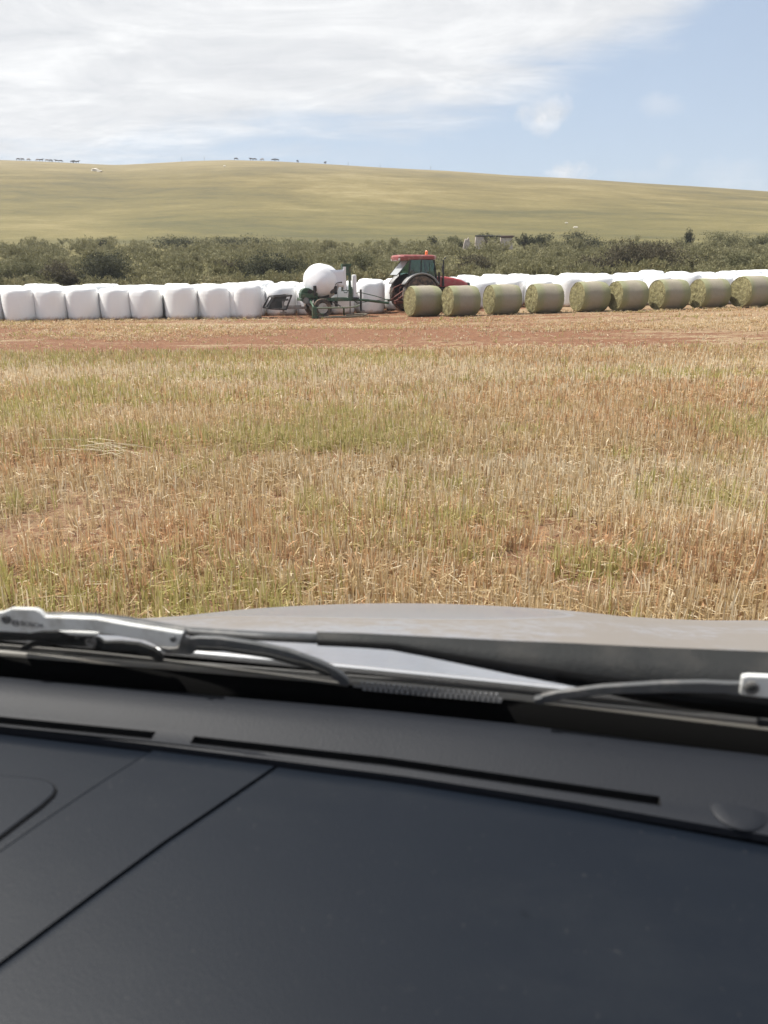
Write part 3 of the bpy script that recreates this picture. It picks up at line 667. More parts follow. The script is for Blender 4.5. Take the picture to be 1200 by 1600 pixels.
def build_tractor():
    T = empty('tractor', (0, 0, 0))
    tag(T, 'dusty red tractor with glass cab and orange beacon, hitched to the bale wrapper', 'tractor')
    for s in (-1, 1):
        wheel(T, (0, s*.88, .86), .86, .46, .42, 20, m_tyre, m_rim, 'rear_wheel')
        wheel(T, (2.35, s*.82, .60), .60, .36, .30, 18, m_tyre, m_rim, 'front_wheel', .05)
    # fenders: arched shells over the rear wheels
    for s in (-1, 1):
        f = MB(); vs = []; fs = []; n = 14; y0, y1 = (s*.62, s*1.12)
        for i in range(n+1):
            a = R(-62+i*(125/n)); r0 = .98
            for (yy, rr) in ((y0, r0), (y1, r0), (y1, r0-.06), (y1, r0+.02)):
                vs.append((math.sin(a)*rr, yy, .86+math.cos(a)*rr*.96))
        for i in range(n):
            fs.append((i*4, i*4+1, i*4+5, i*4+4)); fs.append((i*4+3, i*4+2, i*4+6, i*4+7))
        f.add(vs, fs); f.build('fender', m_grey, T, smooth=45, solid=.03)
        inn = MB(); pts = [Vector((math.sin(R(a))*.97, s*.61, .86+math.cos(R(a))*.97*.96)) for a in range(-58, 64, 8)]+[Vector((.75, s*.61, .75)), Vector((-.7, s*.61, .9))]
        inn.prism(pts, (0, -.015, 0), (0, .015, 0)); inn.build('inner_fender', m_black, T)
    # bonnet: rounded sloping nose
    b = MB(); secs = [(1.02, .40, 1.18, 1.66), (1.5, .39, 1.18, 1.66), (2.0, .37, 1.16, 1.60), (2.45, .34, 1.12, 1.50), (2.75, .30, 1.08, 1.36), (2.88, .25, 1.05, 1.22)]
    vs = []; k = 12
    for (x, w, z0, z1) in secs:
        for j in range(k):
            q = j/(k-1)*math.pi; c = math.cos(q); sn = math.sin(q)
            vs.append((x, w*math.copysign(abs(c)**.45, c), z0+(z1-z0)*sn**.45))
    fs = [(i*k+j, i*k+j+1, (i+1)*k+j+1, (i+1)*k+j) for i in range(len(secs)-1) for j in range(k-1)]+[tuple(range(k))[::-1], tuple((len(secs)-1)*k+j for j in range(k))]
    b.add(vs, fs); bo = b.build('bonnet', m_red, T, smooth=45)
    gr = MB(); gr.box((2.62, -.285, .80), (2.90, .285, 1.20)); gr.box((2.5, -.33, .78), (2.7, .33, 1.1)); gr.build('nose_grille', m_black, T, bevel=.03)
    # black cap over the top of the nose
    cap = MB(); cap.box((2.66, -.30, 1.19), (2.93, .30, 1.37), taper=.8); cap.build('nose_cap', m_black, T, bevel=.05)
    for s in (-1, 1):
        h_ = MB(); h_.lathe([(.0, 0), (.07, 0), (.075, .03), (.05, .06), (0, .07)], 16, M=Matrix.Translation((2.92, s*.18, 1.12)) @ Matrix.Rotation(R(90), 4, 'Y')); h_.build('headlight', m_rim, T)
    en = MB(); en.box((.9, -.30, .55), (2.6, .30, 1.17)); en.box((1.1, -.36, .80), (2.3, .36, 1.14)); en.build('engine_block', m_black, T, bevel=.02)
    ch = MB(); ch.box((-.35, -.30, .45), (.95, .30, 1.05)); ch.tube([(0, -.7, .86), (0, .7, .86)], .13, 14); ch.tube([(2.35, -.65, .6), (2.35, .65, .6)], .08, 12); ch.build('axle_housing', m_steel, T, bevel=.02)
    # cab
    zt_, zb = 2.40, 1.12
    posts = {'rear': ((-.50, .60, zb+.45), (-.42, .62, zt_)), 'mid': ((.10, .70, zb+.25), (.12, .68, zt_)), 'front': ((1.02, .56, zb), (.80, .60, zt_))}
    for s in (-1, 1):
        for nm, (a, c) in posts.items():
            q = MB(); q.tube([(a[0], s*a[1], a[2]), (c[0], s*c[1], c[2])], .042 if nm != 'mid' else .03, 8); q.build('cab_pillar', m_black, T)
        l = MB(); l.prism([Vector((.12, s*.69, zb-.22)), Vector((1.02, s*.57, zb-.22)), Vector((1.03, s*.57, zb+.12)), Vector((.62, s*.60, zb+.13)), Vector((.5, s*.62, zb+.45)), Vector((.11, s*.70, zb+.47))], (0, -.02, 0), (0, .02, 0)); l.build('door_sill', m_black, T)
        d = MB(); d.prism([Vector((.14, s*.69, zb+.26)), Vector((.52, s*.625, zb+.46)), Vector((.62, s*.61, zb+.13)), Vector((.98, s*.58, zb+.08)), Vector((.80, s*.60, zt_)), Vector((.14, s*.68, zt_))], (0, -.004, 0), (0, .004, 0)); d.build('door_glass', m_cabglass, T)
        w_ = MB(); w_.prism([Vector((-.48, s*.61, zb+.48)), Vector((.08, s*.69, zb+.48)), Vector((.10, s*.68, zt_)), Vector((-.42, s*.62, zt_))], (0, -.004, 0), (0, .004, 0)); w_.build('side_glass', m_cabglass, T)
        bar = MB(); bar.tube([(.52, s*.65, zb+.38), (.55, s*.64, zb+.8), (.56, s*.64, zt_-.1)], .016, 8); bar.build('door_frame', m_black, T)
        mi = MB(); mi.tube([(.92, s*.60, 2.2), (1.10, s*.86, 2.22), (1.12, s*.95, 2.15)], .014, 8); mi.box((1.08, s*.95-.07, 1.84), (1.12, s*.95+.07, 2.14)); mi.build('mirror', m_black, T, bevel=.01)
    ws = MB(); ws.prism([Vector((1.04, -.55, zb+.35)), Vector((1.04, .55, zb+.35)), Vector((.82, .57, zt_)), Vector((.82, -.57, zt_))], (-.004, 0, 0), (.004, 0, 0)); ws.build('windscreen', m_cabglass, T)
    dash = MB(); dash.box((.72, -.22, zb-.1), (.98, .22, zb+.52)); dash.build('console', m_black, T, bevel=.03)
    st = MB(); st.tube([(.85, 0, zb+.4), (.66, 0, zb+.62)], .03, 8)
    ring = [(.64+.10*math.sin(q)*.7, .19*math.cos(q), zb+.64+.16*math.sin(q)) for q in np.linspace(0, 2*math.pi, 20)]; st.tube(ring, .014, 6, cap=False); st.build('steering_wheel', m_black, T)
    se = MB(); se.box((-.05, -.25, zb+.15), (.42, .25, zb+.30)); se.box((-.14, -.24, zb+.25), (.0, .24, zb+.85), taper=.85); se.box((.0, -.12, zb-.2), (.3, .12, zb+.16)); se.build('seat', m_black, T, bevel=.04)
    # raised rear window on its struts
    rw = MB(); rw.prism([Vector((-.46, -.52, 2.34)), Vector((-.46, .52, 2.34)), Vector((-1.02, .48, 1.72)), Vector((-1.02, -.48, 1.72))], (0, 0, 0), (.006, 0, .01)); rwo = rw.build('rear_window', mat('dusty_rear_glass', (.34, .35, .35), .35), T)
    fr = MB(); fr.tube([(-.46, -.53, 2.34), (-1.03, -.49, 1.71), (-1.03, .49, 1.71), (-.46, .53, 2.34)], .018, 6); fr.tube([(-.95, -.45, 1.78), (-.5, -.5, 1.6)], .010, 6); fr.tube([(-.95, .45, 1.78), (-.5, .5, 1.6)], .010, 6); fr.build('window_frame', m_black, rwo)
    # roof
    ro = MB(); vs = []
    outl = [(-.98, -.50), (-.98, .50), (-.75, .66), (.80, .66), (.98, .50), (.98, -.50), (.80, -.66), (-.75, -.66)]
    lev = [(2.40, .86), (2.44, .97), (2.53, 1.0), (2.60, .95), (2.63, .80)]
    for z, sc_ in lev:
        for (x, y) in outl: vs.append((x*sc_, y*sc_, z+(-.05*max(0, -x) if z < 2.5 else 0)))
    fs = [(i*8+j, i*8+(j+1) % 8, (i+1)*8+(j+1) % 8, (i+1)*8+j) for i in range(len(lev)-1) for j in range(8)]+[tuple(range(8))[::-1], tuple(32+j for j in range(8))]
    ro.add(vs, fs); ro.build('cab_roof', mat('faded_roof_red', (0.26, 0.060, 0.055), .5, col2=(.34, .20, .16), c2scale=3), T, smooth=30, bevel=.02)
    for s in (-1, 1):
        wl = MB(); wl.lathe([(0, -.04), (.055, -.04), (.06, .02), (0, .03)], 14, M=Matrix.Translation((-.93, s*.50, 2.42)) @ Matrix.Rotation(R(-90), 4, 'Y')); wl.build('work_light', m_rim, T)
    be = MB(); be.lathe([(.075, 0), (.078, .03), (.070, .05), (.068, .17), (.045, .20), (0, .21)], 18, M=Matrix.Translation((.52, -.35, 2.62))); be.build('beacon', m_orange, T)
    ex = MB(); ex.tube([(1.38, -.42, 1.2), (1.38, -.42, 1.62), (1.38, -.42, 2.40), (1.43, -.42, 2.47), (1.50, -.42, 2.51)], [.065, .045, .035, .035, .034], 12); ex.build('exhaust_pipe', m_black, T)
    ai = MB(); ai.tube([(1.18, -.38, 1.2), (1.18, -.38, 1.78), (1.18, -.38, 1.84)], [.05, .05, .065], 12); ai.build('air_intake', m_black, T)
    hi = MB(); hi.tube([(-.4, -.35, .95), (-1.0, -.42, .55), (-1.15, -.42, .52)], [.05, .045, .05], 8); hi.tube([(-.4, .35, .95), (-1.0, .42, .55), (-1.15, .42, .52)], [.05, .045, .05], 8)
    hi.tube([(-.45, -.33, 1.30), (-.85, -.40, 1.12), (-.95, -.42, .58)], .03, 8); hi.tube([(-.45, .33, 1.30), (-.85, .40, 1.12), (-.95, .42, .58)], .03, 8); hi.box((-.95, -.1, .38), (-.3, .1, .50)); hi.build('three_point_hitch', mat('rusty_red_steel', (0.16, 0.055, 0.04), .7, .2, col2=(.10, .06, .045)), T)
    sp_ = MB(); sp_.box((.45, -.78, .42), (.85, -.60, .46)); sp_.box((.48, -.78, .70), (.82, -.58, .74)); sp_.box((.45, -.60, .42), (.47, -.58, 1.0)); sp_.box((.83, -.60, .42), (.85, -.58, 1.0)); sp_.build('cab_step', m_black, T)
    ft = MB(); ft.box((1.0, -.58, .50), (1.75, -.34, .92)); ft.build('fuel_tank', m_black, T, bevel=.05)
    return T
T = build_tractor()
T.location = (TPOS[0], TPOS[1], zt(TPOS[0], 34.8)); T.rotation_euler = (0, 0, YAW); T.scale = (.9, .9, .9)

# ------------------------------------------------------------------ bale wrapper
def build_wrapper():
    W = empty('bale_wrapper', (0, 0, 0))
    tag(W, 'green trailed bale wrapper carrying the ball shaped white bale, left of the tractor', 'farm machine')
    # local x forward (towards tractor), wheel axle at x=0
    for s in (-1, 1):
        wheel(W, (0, s*.85, .37), .37, .30, .19, 22, m_tyre, m_rim)
    def tb(name, m, *paths, r=.04, n=8, parent=W):
        q = MB()
        for p_ in paths: q.tube(p_, r, n)
        return q.build(name, m, parent)
    ch = MB(); ch.box((-.75, -.55, .62), (2.2, -.43, .74)); ch.box((-.75, .43, .62), (2.2, .55, .74)); ch.box((2.08, -.55, .63), (2.2, .55, .73)); ch.box((-.2, -.9, .50), (.0, .9, .62)); ch.box((-.75, -.43, .63), (-.65, .43, .73)); ch.box((.9, -.43, .635), (1.0, .43, .735))
    ch.build('chassis', m_green, W, bevel=.012)
    db = MB(); db.tube([(2.1, -.35, .68), (2.95, 0, .62), (3.55, 0, .50)], [.055, .055, .05], 10); db.tube([(2.1, .35, .68), (2.95, 0, .62)], .05, 8); db.tube([(2.15, 0, .80), (2.7, .03, .95), (3.2, .03, .78), (3.6, .05, .60)], .018, 6); db.tube([(2.15, -.05, .72), (2.6, -.08, .50), (3.0, -.06, .60), (3.6, -.05, .66)], .014, 6); db.build('drawbar', m_green, W)
    jk = MB(); jk.tube([(2.72, -.14, .22), (2.72, -.14, 1.06)], .035, 10); jk.box((2.62, -.22, .20), (2.82, -.06, .225)); jk.build('parking_jack', m_black, W)
    # near-side tubular loading arms (lowered)
    tb('loading_arm', mat('weathered_green_tube', (0.14, 0.17, 0.11), .6, col2=(.25, .20, .14)), [(-.45, -1.35, .40), (.9, -1.35, .40), (1.25, -1.30, .43), (1.42, -1.22, .48)], [(-.40, -1.05, .40), (-.45, -1.35, .40)], r=.030)
    tb('ground_rail', mat('muddy_tube', (0.22, 0.20, 0.14), .7, col2=(.20, .13, .09)), [(-.28, -1.42, .055), (1.0, -1.42, .055), (1.5, -1.36, .09), (1.72, -1.25, .13), (1.55, -1.12, .14), (.9, -1.08, .10)], r=.032)
    lk = MB(); lk.box((-.52, -1.46, .02), (-.36, -1.30, .44)); lk.box((-.52, -1.47, .16), (-.10, -1.42, .20)); lk.box((-.52, -1.40, .0), (-.28, -1.28, .12)); lk.box((-.12, -1.46, .05), (-.09, -1.41, .21)); lk.tube([(-.44, -1.30, .42), (-.42, -.60, .66)], .045, 8); lk.tube([(.75, -1.35, .38), (.85, -1.0, .10)], .035, 8); lk.build('arm_bracket', m_green, W, bevel=.008)
    tb('hydraulic_ram', m_steel, [(-.30, -.62, .70), (-.40, -1.0, .50), (-.44, -1.3, .36)], [(.5, -.55, .60), (.72, -1.2, .42)], r=.028)
    # rear green housing
    hs = MB(); hs.box((-.82, -.62, .76), (-.10, -.20, .95)); hs.build('rear_housing', m_green, W, bevel=.015)
    cv = MB(); pts = [Vector((-.78+.24*(1-math.cos(a)), 0, .97+.17*math.sin(a))) for a in np.linspace(0, math.pi*.62, 9)]+[Vector((-.14, 0, .965))]+[Vector((-.78, 0, .955))]; cv.prism(pts, (0, -.58, 0), (0, -.15, 0)); cv.build('drive_cover', m_green, W, bevel=.01)
    mt = MB(); mt.tube([(-.60, -.65, .66), (-.60, -.35, .66)], .12, 14); mt.tube([(-.42, -.66, .56), (-.42, -.4, .56)], .09, 12); mt.tube([(-.62, -.6, .6), (-.5, -.72, .45), (-.35, -.68, .6), (-.25, -.6, .72)], .018, 6); mt.tube([(-.55, -.62, .72), (-.45, -.75, .55), (-.38, -.7, .42), (-.3, -.5, .6)], .016, 6); mt.build('hydraulic_motor', m_steel, W)
    # turntable with belts and rollers
    tt = MB(); tt.prism([Vector((-.42, 0, .76)), Vector((.10, 0, .90)), Vector((.30, 0, 1.13)), Vector((.62, 0, 1.16)), Vector((.55, 0, .80))], (0, -.50, 0), (0, -.42, 0)); tt.prism([Vector((-.42, 0, .76)), Vector((.10, 0, .90)), Vector((.30, 0, 1.13)), Vector((.62, 0, 1.16)), Vector((.55, 0, .80))], (0, .42, 0), (0, .50, 0)); tt.box((-.42, -.42, .75), (.55, .42, .82)); tt.build('turntable_frame', m_black, W, bevel=.01)
    rl = MB(); rl.tube([(-.42, -.62, 1.0), (-.42, .62, 1.0)], .09, 16); rl.build('table_roller', m_black, W)
    rl = MB(); rl.tube([(.68, -.62, 1.0), (.68, .62, 1.0)], .09, 16); rl.build('table_roller', m_black, W)
    kn = MB(); kn.tube([(-.22, -.66, 1.02), (-.22, -.66, 1.22)], .075, 12); kn.tube([(-.22, -.66, .84), (-.22, -.66, 1.02)], .05, 10); kn.build('guide_roller', m_black, W)
    bx = MB(); bx.box((.64, -.60, .93), (.96, -.20, 1.20)); bx.box((.90, -.50, .88), (1.02, -.22, 1.05)); bx.box((.72, -.58, 1.20), (.9, -.4, 1.24)); bx.build('gearbox', m_black, W, bevel=.012)
    cu = MB(); cu.tube([(.78, -.55, 1.20), (1.02, -.60, 1.33), (1.42, -.62, 1.35), (1.52, -.62, 1.34)], [.014, .014, .02, .03], 8); cu.tube([(1.10, -.58, 1.33), (1.08, -.52, .9), (1.06, -.45, .72)], .016, 6); cu.build('film_cutter', m_black, W)
    cp = MB(); cp.tube([(.9, -.3, .58), (1.05, -.3, .45), (1.05, -.3, .56)], .05, 8); cp.box((.55, -.3, .46), (.8, .1, .62)); cp.box((1.0, -.35, .40), (1.2, -.1, .62)); cp.build('valve_block', m_black, W)
    # film dispenser mast
    ms_ = MB(); ms_.box((2.02, -.35, .66), (2.14, -.23, 2.02)); ms_.box((2.0, -.37, .70), (2.24, -.21, 1.16), taper=.8); ms_.build('dispenser_mast', m_green, W, bevel=.01)
    st = MB(); st.tube([(2.08, -.32, .70), (2.08, -.32, .10)], .035, 8); st.box((1.98, -.42, .08), (2.18, -.22, .10)); st.build('support_leg', m_steel, W)
    dh = MB(); dh.box((1.68, -.46, 1.60), (1.98, -.22, 2.02)); dh.box((1.60, -.46, 1.96), (2.12, -.22, 2.05)); dh.box((1.62, -.44, 1.02), (2.02, -.24, 1.05)); dh.box((1.60, -.44, 1.00), (1.63, -.24, 2.0)); dh.box((1.82, -.42, 1.05), (1.85, -.38, 1.62)); dh.tube([(1.7, -.34, 1.05), (1.74, -.34, .94), (1.9, -.34, .94), (1.98, -.34, 1.05)], .02, 6); dh.build('dispenser_head', m_green, W, bevel=.008)
    fr = MB(); fr.tube([(1.735, -.40, 1.08), (1.735, -.40, 1.94)], .10, 20); fr.build('film_roll', m_white, W)
    sr = MB(); sr.lathe([(0, 0), (.125, 0), (.13, .02), (.13, .80), (.115, .86), (.05, .88), (0, .88)], 24, M=Matrix.Translation((2.36, -.20, .76))); sr.build('spare_film_roll', m_white, W)
    sh = MB(); sh.box((2.18, -.38, .70), (2.56, .0, .755)); sh.tube([(2.2, -.42, .74), (2.35, -.46, .60), (2.55, -.42, .55), (2.75, -.2, .62)], .014, 6); sh.build('roll_shelf', m_black, W, bevel=.01)
    # tail ramp
    tp = MB(); o = [Vector((-1.38, 0, .86)), Vector((-2.10, 0, .80)), Vector((-2.36, 0, .38)), Vector((-1.62, 0, .33))]
    def fr_(a, b, r): tp.tube([a, b], r, 6)
    for yy in (-.75, .45):
        q = [p_+Vector((0, yy, 0)) for p_ in o]
        for i in range(4): fr_(q[i], q[(i+1) % 4], .035)
    for p_ in o: fr_(p_+Vector((0, -.75, 0)), p_+Vector((0, .45, 0)), .035)
    tp.build('ramp_frame', m_black, W)
    mat_ = MB(); mat_.prism([Vector((-1.42, 0, .82)), Vector((-2.08, 0, .77)), Vector((-2.32, 0, .40)), Vector((-1.66, 0, .36))], (0, .0, 0), (0, .03, 0)); mat_.prism([Vector((-1.5, 0, .74)), Vector((-2.02, 0, .70)), Vector((-2.06, 0, .64)), Vector((-1.5, 0, .67))], (0, -.72, 0), (0, -.68, 0)); mat_.build('rubber_mat', mat('ramp_rubber', (.035, .038, .036), .55, col2=(.09, .085, .075)), W)
    tl = MB(); tl.box((-1.75, -.70, .34), (-.60, -.60, .44)); tl.box((-1.75, .40, .34), (-.60, .50, .44)); tl.tube([(-1.72, -.66, .22), (-1.72, -.66, .66)], .045, 8); tl.box((-1.86, -.72, .18), (-1.60, -.56, .25)); tl.build('tail_beam', m_steel, W, bevel=.01)
    lg = MB(); lg.tube([(-.95, -.66, .40), (-.95, -.66, .04)], .02, 6); lg.tube([(-.95, -.66, .04), (-.80, -.72, .02)], .014, 6); lg.build('tail_prop', m_steel, W)
    keep = ('loading_arm', 'ground_rail', 'arm_bracket', 'hydraulic_ram', 'wheel')
    for o in W.children:      # the front half of the machine is short: draw its parts back to their true stations
        if o.name.split('.')[0] in keep: continue
        for v in o.data.vertices:
            v.co.x = float(np.interp(v.co.x, [-3, -2.2, -1.3, -.9, .3, .64, .96, 1.5, 1.735, 2.08, 2.36, 2.72, 3.6], [-2.78, -1.98, -1.12, -.88, .26, .42, .68, .86, 1.03, 1.28, 1.48, 1.77, 3.10]))
    return W
W = build_wrapper()
WO = Vector((WPOS[0], WPOS[1], 0))
W.location = (WO.x, WO.y, zt(WO.x, WO.y)); W.rotation_euler = (0, 0, WY)
def w2w(x, y, z): return W.location + Matrix.Rotation(WY, 3, 'Z') @ Vector((x, y, z))
# the bale being wrapped: nearly a ball
bl = MB(); vs = []; n = 44; rings = 26
for i in range(rings+1):
    th = math.pi*i/rings
    for j in range(n):
        q = 2*math.pi*j/n
        x, y, z = math.cos(th), math.sin(th)*math.cos(q), math.sin(th)*math.sin(q)
        # between sphere and short cylinder along x
        k = (abs(x)**2.7+(y*y+z*z)**1.35)**(-1/2.7)
        f = 1+noise.noise(Vector((x*1.5, y*1.5, z*1.5+4)))*.03+noise.noise(Vector((x*4, y*4, z*4)))*.010
        r = .675*k*f*1.0; vs.append((x*r, y*r, z*r))
fs = [(i*n+j, i*n+(j+1) % n, (i+1)*n+(j+1) % n, (i+1)*n+j) for i in range(rings) for j in range(n)]
bl.add(vs, fs)
mball = newmat('fresh_film', .28); g = mball[1]; fcol = g.mix(g.noise(g.obj, 2.5, 5), (.78, .78, .79), (.84, .84, .84)); g.L.new(fcol, g.b.inputs['Base Color'])
wv = g.n('ShaderNodeTexWave'); wv.bands_direction = 'DIAGONAL'; wv.inputs['Scale'].default_value = 2.0; wv.inputs['Distortion'].default_value = 2.0; g.L.new(g.obj, wv.inputs[0]); g.bump(wv.outputs['Fac'], .10, .01)
bo = bl.build('bale_ball', mball[0], smooth=80)
bc = w2w(.16, -.10, 1.38); bo.location = bc; bo.rotation_euler = (0, .1, R(52))
tag(bo, 'ball shaped bale in fresh white film on top of the green wrapper', 'wrapped bale')
fm = MB(); A0 = w2w(.35, -.55, 1.83); A1 = w2w(1.00, -.49, 1.84); B1 = w2w(1.00, -.49, 1.16); B0 = w2w(.35, -.60, 1.14)
fm.grid(lambda u, v: A0.lerp(A1, u).lerp(B0.lerp(B1, u), v)+Vector((0, .02*math.sin(u*3.1), .04*(v-.5)*math.sin(u*3.1))), [i/12 for i in range(13)], [i/6 for i in range(7)])
fo = fm.build('stretched_film', m_film, smooth=60, solid=.003); tag(fo, 'white film web pulled from the roll on the mast to the ball shaped bale', 'plastic film')

# ------------------------------------------------------------------ hill details: cattle, rocks, posts, ruin
m_cow = mat('dark_cattle', (0.07, 0.058, 0.046), .8, col2=(.09, .06, .045), c2scale=1.5)
m_sheep = mat('pale_cattle', (0.30, 0.24, 0.19), .8)
def make_cow(graze, m):
    me = bpy.data.meshes.new('cow'); bm = bmesh.new(); sl_ = bm.verts.layers.skin.verify(); J = {}
    def V(k, p, r): v = bm.verts.new(p); v[sl_].radius = (r, r*1.12); J[k] = v; return v
    root = V('p', (-.75, 0, 1.12), .27); root[sl_].use_root = True
    V('b', (-.2, 0, 1.02), .34); V('c', (.45, 0, 1.02), .34); V('s', (.72, 0, 1.12), .25)
    if graze: V('n', (1.05, 0, .85), .15); V('h', (1.25, 0, .42), .13); V('m', (1.36, 0, .16), .08)
    else: V('n', (1.05, 0, 1.32), .15); V('h', (1.32, 0, 1.45), .13); V('m', (1.60, 0, 1.32), .08)
    for s in (-1, 1):
        V(f'fk{s}', (.58, s*.20, .55), .085); V(f'ff{s}', (.58, s*.20, .03), .06)
        V(f'hk{s}', (-.68, s*.20, .75), .13); V(f'hh{s}', (-.86, s*.20, .45), .07); V(f'hf{s}', (-.80, s*.20, .03), .055)
    V('t', (-1.02, 0, 1.1), .04); V('t2', (-1.06, 0, .55), .03)
    E = [('p', 'b'), ('b', 'c'), ('c', 's'), ('s', 'n'), ('n', 'h'), ('h', 'm'), ('p', 't'), ('t', 't2')]
    for s in (-1, 1): E += [('s', f'fk{s}'), (f'fk{s}', f'ff{s}'), ('p', f'hk{s}'), (f'hk{s}', f'hh{s}'), (f'hh{s}', f'hf{s}')]
    for a, b in E: bm.edges.new((J[a], J[b]))
    bm.to_mesh(me); bm.free(); me.materials.append(m)
    o = bpy.data.objects.new('cow', me); C.objects.link(o); o.modifiers.new('skin', 'SKIN'); q = o.modifiers.new('sub', 'SUBSURF'); q.levels = 1; q.render_levels = 1
    return o
cp = {(a_, b_): make_cow(a_, m_cow if b_ == 0 else m_sheep) for (a_, b_) in ((1, 0), (0, 0), (1, 1))}
usedc = set()
cl = [ # px, offset below ridge m, graze, colour, yaw, label
 (29, 1, 1, 'dark cow at the left end of the herd on the left ridge', 5),
 (36, 0, 1, 'dark cow second from the left end on the left ridge', 170),
 (45, 1, 0, 'small pale brown cow on the left ridge, third from left', 0),
 (60, 1, 0, 'brown cow at the left of the middle cluster on the left ridge', 190),
 (65, 0, 1, 'dark cow in the middle cluster on the left ridge', 10),
 (74, 1, 0, 'brown cow grazing right of the middle cluster on the left ridge', 30),
 (80, 1, 1, 'dark cow standing upright between two pairs on the left ridge', 60),
 (89, 0, 1, 'dark cow, left one of a close pair on the left ridge', 200),
 (95, 1, 1, 'dark cow, right one of a close pair on the left ridge', 20),
 (113, 0, 1, 'dark cow, left one of the last three on the left ridge', 0),
 (117, 1, 1, 'dark cow, middle one of the last three on the left ridge', 180),
 (121, 0, 1, 'dark cow, right one of the last three on the left ridge', 10),
 (369, 1, 1, 'dark cow alone at the left of the herd on the crest', 0),
 (393, 0, 1, 'dark cow of the crest herd, left one of the second pair', 180),
 (398, 1, 1, 'dark cow of the crest herd, right one of the second pair', 10),
 (410, 1, 0, 'brown cow of the crest herd between two dark groups', 170),
 (427, 0, 1, 'dark cow of the crest herd, left one of the last pair', 0),
 (433, 1, 1, 'dark cow of the crest herd, right one of the last pair', 190),
 (465, 1, 1, 'dark cow alone right of the crest herd', 70),
 (508, 0, 1, 'dark cow farthest right on the crest, standing by itself', 60)]
for px, graze, dark, lb, yw in cl:
    key = (graze, 0 if dark else 1); o = cp[key]
    if key in usedc: o = copy_tree(o)
    usedc.add(key)
    A = float(np.interp((pix_dir(px, 255).x/pix_dir(px, 255).y), _ru, _rt)); x = (pix_dir(px, 255).x/pix_dir(px, 255).y)*346
    o.location = (x, 346, zt(x, 346)); o.rotation_euler = (0, 0, R(yw)); o.scale = (.72, .72, .72); tag(o, lb, 'cow', 'cattle grazing along the hill ridge')

m_rock = mat('pale_limestone', (0.62, 0.56, 0.46), .9, var=.2, vscale=4, bump=.5, bscale=8)
def rock(x, y, s, label, sq=(1, .8, .5), seed=1):
    bm = bmesh.new(); bmesh.ops.create_icosphere(bm, subdivisions=3, radius=1)
    for v in bm.verts:
        k = 1+.35*noise.noise(v.co*1.6+Vector((seed*7, 0, 0)))+.15*noise.noise(v.co*4+Vector((0, seed*3, 0))); v.co = Vector((v.co.x*k*sq[0], v.co.y*k*sq[1], v.co.z*k*sq[2]))*s
    me = bpy.data.meshes.new('rock'); bm.to_mesh(me); bm.free(); me.materials.append(m_rock)
    o = bpy.data.objects.new('rock', me); C.objects.link(o); o.location = (x, y, zt(x, y)+s*sq[2]*.25); return tag(o, label, 'rock', 'pale rocks on the hillside')
def hillpt(px, py):
    d = pix_dir(px, py); best = None
    for Y in np.arange(60, 350, 1.0):
        p = at(px, py, Y)
        if p.z <= zt(p.x, Y): return p
    return at(px, py, 345)
for k, (px, py, s, lb) in enumerate([(149, 267.5, 1.35, 'larger pale rock below the left ridge'), (156, 269, .95, 'smaller pale rock right of the larger one below the left ridge'), (885, 349.5, .34, 'small white rock high on the slope above the right bushes'), (899, 356.5, .42, 'white rock at the top of the dark bush right of the ruin'), (351, 260, .5, 'small pale rock just under the crest of the hill')]):
    p = hillpt(px, py); rock(p.x, p.y, s, lb, seed=k+1)
m_post = mat('old_wood_post', (0.20, 0.17, 0.13), .9, bump=.3)
posts = [(320, 'fence post on the skyline left of the crest herd', 346), (285, 'fence post on the skyline in the dip between the herds', 346), (544, 'fence post under the skyline right of the crest', 330), (594, 'fence post on the slope a little right of the crest', 318), (673, 'fence post on the skyline right of the centre', 346)]
for px, lb, Y in posts:
    u = pix_dir(px, 262); x = u.x/u.y*Y; q = MB(); q.tube([(0, 0, -.2), (.02, 0, .8), (.0, .01, 1.6)], [.07, .065, .055], 8); q.build('fence_post', m_post); o = bpy.context.scene.collection.objects[-1]
    o.location = (x, Y, zt(x, Y)); tag(o, lb, 'fence post', 'posts of an old fence on the hill')

# ruin of stone walls
m_stone, g = newmat('ruin_stone', .95); br = g.n('ShaderNodeTexBrick'); br.inputs['Scale'].default_value = 2.2; br.inputs['Color1'].default_value = (.46, .38, .33, 1); br.inputs['Color2'].default_value = (.60, .51, .45, 1); br.inputs['Mortar'].default_value = (.28, .22, .18, 1); br.inputs['Mortar Size'].default_value = .03
mp = g.n('ShaderNodeMapping'); mp.inputs['Rotation'].default_value = (R(90), 0, 0); g.L.new(g.obj, mp.inputs[0]); g.L.new(mp.outputs[0], br.inputs[0])
col = g.mix(g.mr(g.noise(g.obj, 2.2, 7), .4, .68), br.outputs[0], (.58, .50, .44)); g.L.new(col, g.b.inputs['Base Color']); g.bump(g.noise(g.obj, 5, 6), .8, .06)
RY = 92.0
rz = at(770, 382, RY); RU = empty('stone_ruin', (rz.x, RY, zt(rz.x, RY))); tag(RU, 'roofless pale stone ruin with a dark beam, half hidden in the scrub', 'ruin')
def rp(px, py):
    p = at(px, py, RY)-RU.location; return Vector((p.x, 0, p.z))
def wall(name, pix, y0, y1, m=m_stone):
    q = MB(); o_ = [rp(*a) for a in pix]; q.prism(o_, (0, y0, 0), (0, y1, 0)); return q.build(name, m, RU, bevel=.03)
wall('wall_block', [(782, 371), (800, 370.5), (801, 390), (781, 390)], -.2, .25)
wall('wall_block', [(743, 370), (755, 369.5), (757, 378), (758, 390), (742, 390), (742.5, 377)], -.2, .3)
wall('wall_block', [(725, 379), (727, 373), (729, 375), (732, 371), (734, 378), (736, 390), (723, 390)], -.2, .2)
